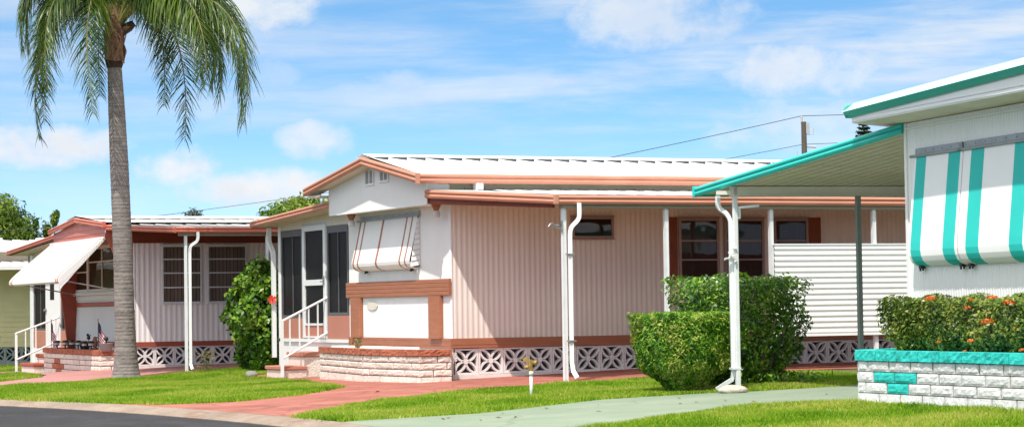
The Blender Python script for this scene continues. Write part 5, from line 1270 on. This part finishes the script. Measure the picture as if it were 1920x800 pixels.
# ------------------------------------------------------------------ pole and wires
def power():
    b = (25.03, 29.95, 0)
    p = thing('utility_pole', 'weathered wooden utility pole rising behind the teal edged carport', 'utility pole', b)
    mb = MB(); mb.tube([(0, 0, -.3), (-.02, 0, 4), (-.03, 0, 6.92)], [.12, .10, .085], 12)
    mb.done('pole_shaft', 'pole', p)
    R_ = Vector((.91, -.413, 0))
    def at(u, z): return Vector((0, 0, z))+R_*u
    mb = MB(); mb.tube([at(-.09, 6.85), at(-.09, 7.05)], .035, 8); mb.sphere(tuple(at(-.09, 7.07)), .04, 8, 6); mb.box(-.07+.06, -.13, 6.55, .05+.06, -.10, 6.88); mb.done('top_insulator', 'insul', p)
    for pts_, r_ in (([at(.07, 6.52), at(.28, 6.52), at(.28, 6.72)], .014), ([at(.07, 6.13), at(.36, 6.11)], .035), ([at(-.07, 5.78), at(-.25, 5.80), at(-.25, 6.0)], .014)):
        mb = MB(); mb.tube(pts_, r_, 7); mb.done('bracket', 'insul', p)
    def wire(name, pts, lab, r_=.014, sag=.25):
        pts = [Vector(q) for q in pts]; path = []
        for a, c in zip(pts, pts[1:]):
            k = 14; path += [a.lerp(c, i/k)-Vector((0, 0, sag*4*(i/k)*(1-i/k))) for i in range(k)]
        path.append(pts[-1]); o = pts[0]
        mb = MB(); mb.tube([q-o for q in path], r_, 5); w = mb.done('power_line', 'wire', None); w.location = o; tag(w, lab, 'wire')
    t = Vector(b)
    wire('power_line', [(10.5, 36.5, 4.2), t+at(-.09, 7.11), (38, 24.1, 7.75)], 'upper black cable running over the top of the utility pole', .011, .12)
    wire('power_line', [(14, 34.8, 4.35), t+at(-.05, 6.20), (38, 24.1, 6.85)], 'lower black cable fixed to the side of the utility pole', .009, .08)
    wire('power_line', [(-4, 26.6, 3.2), (1.0, 24.3, 3.48), (10, 20.2, 4.75)], 'thin black cable crossing in front of the bright green tree', .007, .05)
power()

# ------------------------------------------------------------------ camera, light, sky
def camera():
    cam = bpy.data.cameras.new('Camera'); o = bpy.data.objects.new('Camera', cam); COL.objects.link(o)
    F = Vector((.41350734968, .90963295643, .03974363275)); Rr = Vector((.91049557925, -.41325840949, -.01467266686)); U = Vector((-.00307764912, -.04225365751, .99910217521))
    m = Matrix((( Rr.x, U.x, -F.x, -14.58083), (Rr.y, U.y, -F.y, -34.46202), (Rr.z, U.z, -F.z, 1.144074), (0, 0, 0, 1)))
    o.matrix_world = m; cam.sensor_width = 36; cam.lens = 4405.13/1920*36; cam.clip_start = .1; cam.clip_end = 3000
    sc.camera = o
camera()
SUN = Vector((-1.0, -.97, 2.35)).normalized()
def light():
    l = bpy.data.lights.new('Sun', 'SUN'); l.energy = SUN_E; l.angle = R(.53); l.color = (1, .955, .88)
    o = bpy.data.objects.new('Sun', l); COL.objects.link(o); o.rotation_euler = SUN.to_track_quat('Z', 'Y').to_euler(); o.location = (-10, -20, 30)
SUN_E = 5.0
light()
def world():
    w = bpy.data.worlds.new('World'); sc.world = w; w.use_nodes = True; nt = w.node_tree
    for n in list(nt.nodes): nt.nodes.remove(n)
    out = N(nt, 'ShaderNodeOutputWorld'); bg = N(nt, 'ShaderNodeBackground'); bg.inputs['Strength'].default_value = .15
    L(nt, bg.outputs[0], out.inputs['Surface'])
    tc = N(nt, 'ShaderNodeTexCoord')
    # bluer air: the low sky is sampled a little higher up
    sep = N(nt, 'ShaderNodeSeparateXYZ'); L(nt, tc.outputs['Generated'], sep.inputs[0])
    mz = N(nt, 'ShaderNodeMath', operation='MULTIPLY_ADD'); mz.inputs[1].default_value = 3.2; mz.inputs[2].default_value = .10; L(nt, sep.outputs['Z'], mz.inputs[0])
    cmb = N(nt, 'ShaderNodeCombineXYZ'); L(nt, sep.outputs['X'], cmb.inputs['X']); L(nt, sep.outputs['Y'], cmb.inputs['Y']); L(nt, mz.outputs[0], cmb.inputs['Z'])
    nrm = N(nt, 'ShaderNodeVectorMath', operation='NORMALIZE'); L(nt, cmb.outputs[0], nrm.inputs[0])
    sky = N(nt, 'ShaderNodeTexSky'); sky.sky_type = 'NISHITA'; sky.sun_disc = False
    sky.sun_elevation = math.asin(SUN.z); sky.sun_rotation = math.atan2(SUN.x, SUN.y); sky.altitude = 0; sky.air_density = 1.0; sky.dust_density = .3; sky.ozone_density = 1.5
    L(nt, nrm.outputs[0], sky.inputs['Vector'])
    hs = N(nt, 'ShaderNodeHueSaturation'); hs.inputs['Saturation'].default_value = SKY_SAT; hs.inputs['Value'].default_value = SKY_VAL; hs.inputs['Hue'].default_value = SKY_HUE; L(nt, sky.outputs[0], hs.inputs['Color'])
    # clouds in direction space: u = bearing from the sky straight over the homes, v = height
    yaw = math.atan2(.9096, .4135)
    mp = N(nt, 'ShaderNodeMapping'); mp.vector_type = 'POINT'; mp.inputs['Rotation'].default_value = (0, 0, -yaw); L(nt, tc.outputs['Generated'], mp.inputs['Vector'])
    s2 = N(nt, 'ShaderNodeSeparateXYZ'); L(nt, mp.outputs[0], s2.inputs[0])
    mm = N(nt, 'ShaderNodeMath', operation='MULTIPLY'); mm.inputs[1].default_value = -1; L(nt, s2.outputs['Y'], mm.inputs[0])   # u to the right
    uv = N(nt, 'ShaderNodeCombineXYZ'); L(nt, mm.outputs[0], uv.inputs['X']); L(nt, s2.outputs['Z'], uv.inputs['Y']); L(nt, s2.outputs['X'], uv.inputs['Z'])
    def noise(sx, sy, scale, det, rough=.6, dist=0, off=(0, 0, 0), rot=0):
        m_ = N(nt, 'ShaderNodeMapping'); m_.inputs['Scale'].default_value = (sx, sy, .3); m_.inputs['Location'].default_value = off; m_.inputs['Rotation'].default_value = (0, 0, rot); L(nt, uv.outputs[0], m_.inputs['Vector'])
        n_ = N(nt, 'ShaderNodeTexNoise'); n_.inputs['Scale'].default_value = scale; n_.inputs['Detail'].default_value = det; n_.inputs['Roughness'].default_value = rough; n_.inputs['Distortion'].default_value = dist
        L(nt, m_.outputs[0], n_.inputs['Vector']); return n_.outputs['Fac']
    def math_(op, a, b=None, c=None, clamp=False):
        n_ = N(nt, 'ShaderNodeMath', operation=op); n_.use_clamp = clamp
        for i, q in enumerate((a, b, c)):
            if q is None: continue
            if isinstance(q, (int, float)): n_.inputs[i].default_value = q
            else: L(nt, q, n_.inputs[i])
        return n_.outputs[0]
    def smooth(x, lo, hi, a=0, b=1):
        n_ = N(nt, 'ShaderNodeMapRange', interpolation_type='SMOOTHSTEP'); n_.inputs['From Min'].default_value = lo; n_.inputs['From Max'].default_value = hi; n_.inputs['To Min'].default_value = a; n_.inputs['To Max'].default_value = b
        L(nt, x, n_.inputs['Value']); return n_.outputs[0]
    def blob(u0, v0, ru, rv):
        a = math_('MULTIPLY_ADD', mm.outputs[0], 1/ru, -u0/ru); b = math_('MULTIPLY_ADD', s2.outputs['Z'], 1/rv, -v0/rv)
        d = math_('ADD', math_('MULTIPLY', a, a), math_('MULTIPLY', b, b)); return math_('SUBTRACT', 1.0, d)
    def px(x, y): return ((x-960)/4405., (402-y)/4405.+.0397+(x-960)/4405*-.0147)
    puff = noise(1, 1.3, 42, 9, .62, .0)
    # heaps of cumulus
    heaps = [(110, 280, 150, 48, 1), (345, 318, 90, 42, 1.15), (480, 355, 170, 40, 1), (590, 262, 75, 42, .8), (480, 20, 150, 75, .95), (765, 160, 75, 32, .55), (645, 185, 60, 24, .45), (735, 395, 140, 24, .5),
             (1525, 135, 190, 62, .78), (1230, 40, 190, 70, .72), (1500, 235, 180, 55, .62), (1640, 120, 120, 60, .5), (400, 200, 60, 40, .45), (520, 150, 70, 50, .35), (60, 20, 120, 20, .5), (1850, 180, 90, 40, .3), (-300, 260, 220, 70, 1), (2300, 150, 250, 80, .8), (150, 440, 300, 30, .35)]
    acc = None
    for x, y, rx, ry, st in heaps:
        u0, v0 = px(x, y); b = blob(u0, v0, rx/4405., ry/4405.)
        e = math_('MULTIPLY_ADD', puff, 3.0, -1.75); q = math_('ADD', math_('MAXIMUM', b, -3), e)
        q = math_('MULTIPLY', smooth(q, -.55, .92), st, None, True)
        acc = q if acc is None else math_('MAXIMUM', acc, q)
    # high streaks
    st1 = noise(3.0, 26, 2.2, 8, .60, .25, (3.1, .7, 0), -.10); st2 = noise(2.0, 9, 2.4, 7, .6, .3, (1.2, 4.0, 0), -.16)
    streak = smooth(math_('ADD', math_('MULTIPLY', st1, .65), math_('MULTIPLY', st2, .55)), .46, .74)
    hi = smooth(s2.outputs['Z'], .045, .085, .35, 1)
    right = smooth(mm.outputs[0], -.12, .10, .55, 1.0)
    streak = math_('MULTIPLY', math_('MULTIPLY', streak, hi), right)
    streak = math_('MULTIPLY', streak, .85)
    # pale haze low down; the added overhead cloud for fill comes last
    haze = smooth(s2.outputs['Z'], -.02, .09, .60, 0.0)
    tot = math_('MAXIMUM', acc, streak)
    tot = math_('ADD', tot, math_('MULTIPLY', haze, math_('SUBTRACT', 1.0, tot)), None, True)
    sh = noise(1, 1.6, 30, 5, .6, 0, (.02, .035, 0))
    ccol = N(nt, 'ShaderNodeMix', data_type='RGBA'); ccol.inputs['A'].default_value = (5.55, 5.8, 6.2, 1); ccol.inputs['B'].default_value = (6.05, 6.2, 6.35, 1); L(nt, smooth(sh, .36, .60), ccol.inputs['Factor'])
    mx = N(nt, 'ShaderNodeMix', data_type='RGBA'); L(nt, tot, mx.inputs['Factor']); L(nt, hs.outputs[0], mx.inputs['A']); L(nt, ccol.outputs['Result'], mx.inputs['B'])
    up = N(nt, 'ShaderNodeMix', data_type='RGBA'); up.inputs['B'].default_value = (10.4, 10.0, 9.5, 1)  # bright cloud added overhead, out of view, to lift neutral fill light
    fill_deck = noise(1, 1, 2.2, 6, .6, .3, (5, 2, 1))
    L(nt, math_('MULTIPLY', smooth(s2.outputs['Z'], .13, .34), smooth(fill_deck, .36, .60, .25, 1)), up.inputs['Factor']); L(nt, mx.outputs['Result'], up.inputs['A'])
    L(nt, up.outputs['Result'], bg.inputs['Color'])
SKY_SAT, SKY_VAL, SKY_HUE = 1.16, 1.84, .487
world()
sc.view_settings.view_transform = 'Standard'; sc.view_settings.look = 'None'; sc.view_settings.exposure = 0; sc.view_settings.gamma = 1
sc.render.engine = 'CYCLES'; sc.cycles.max_bounces = 8; sc.cycles.transparent_max_bounces = 8
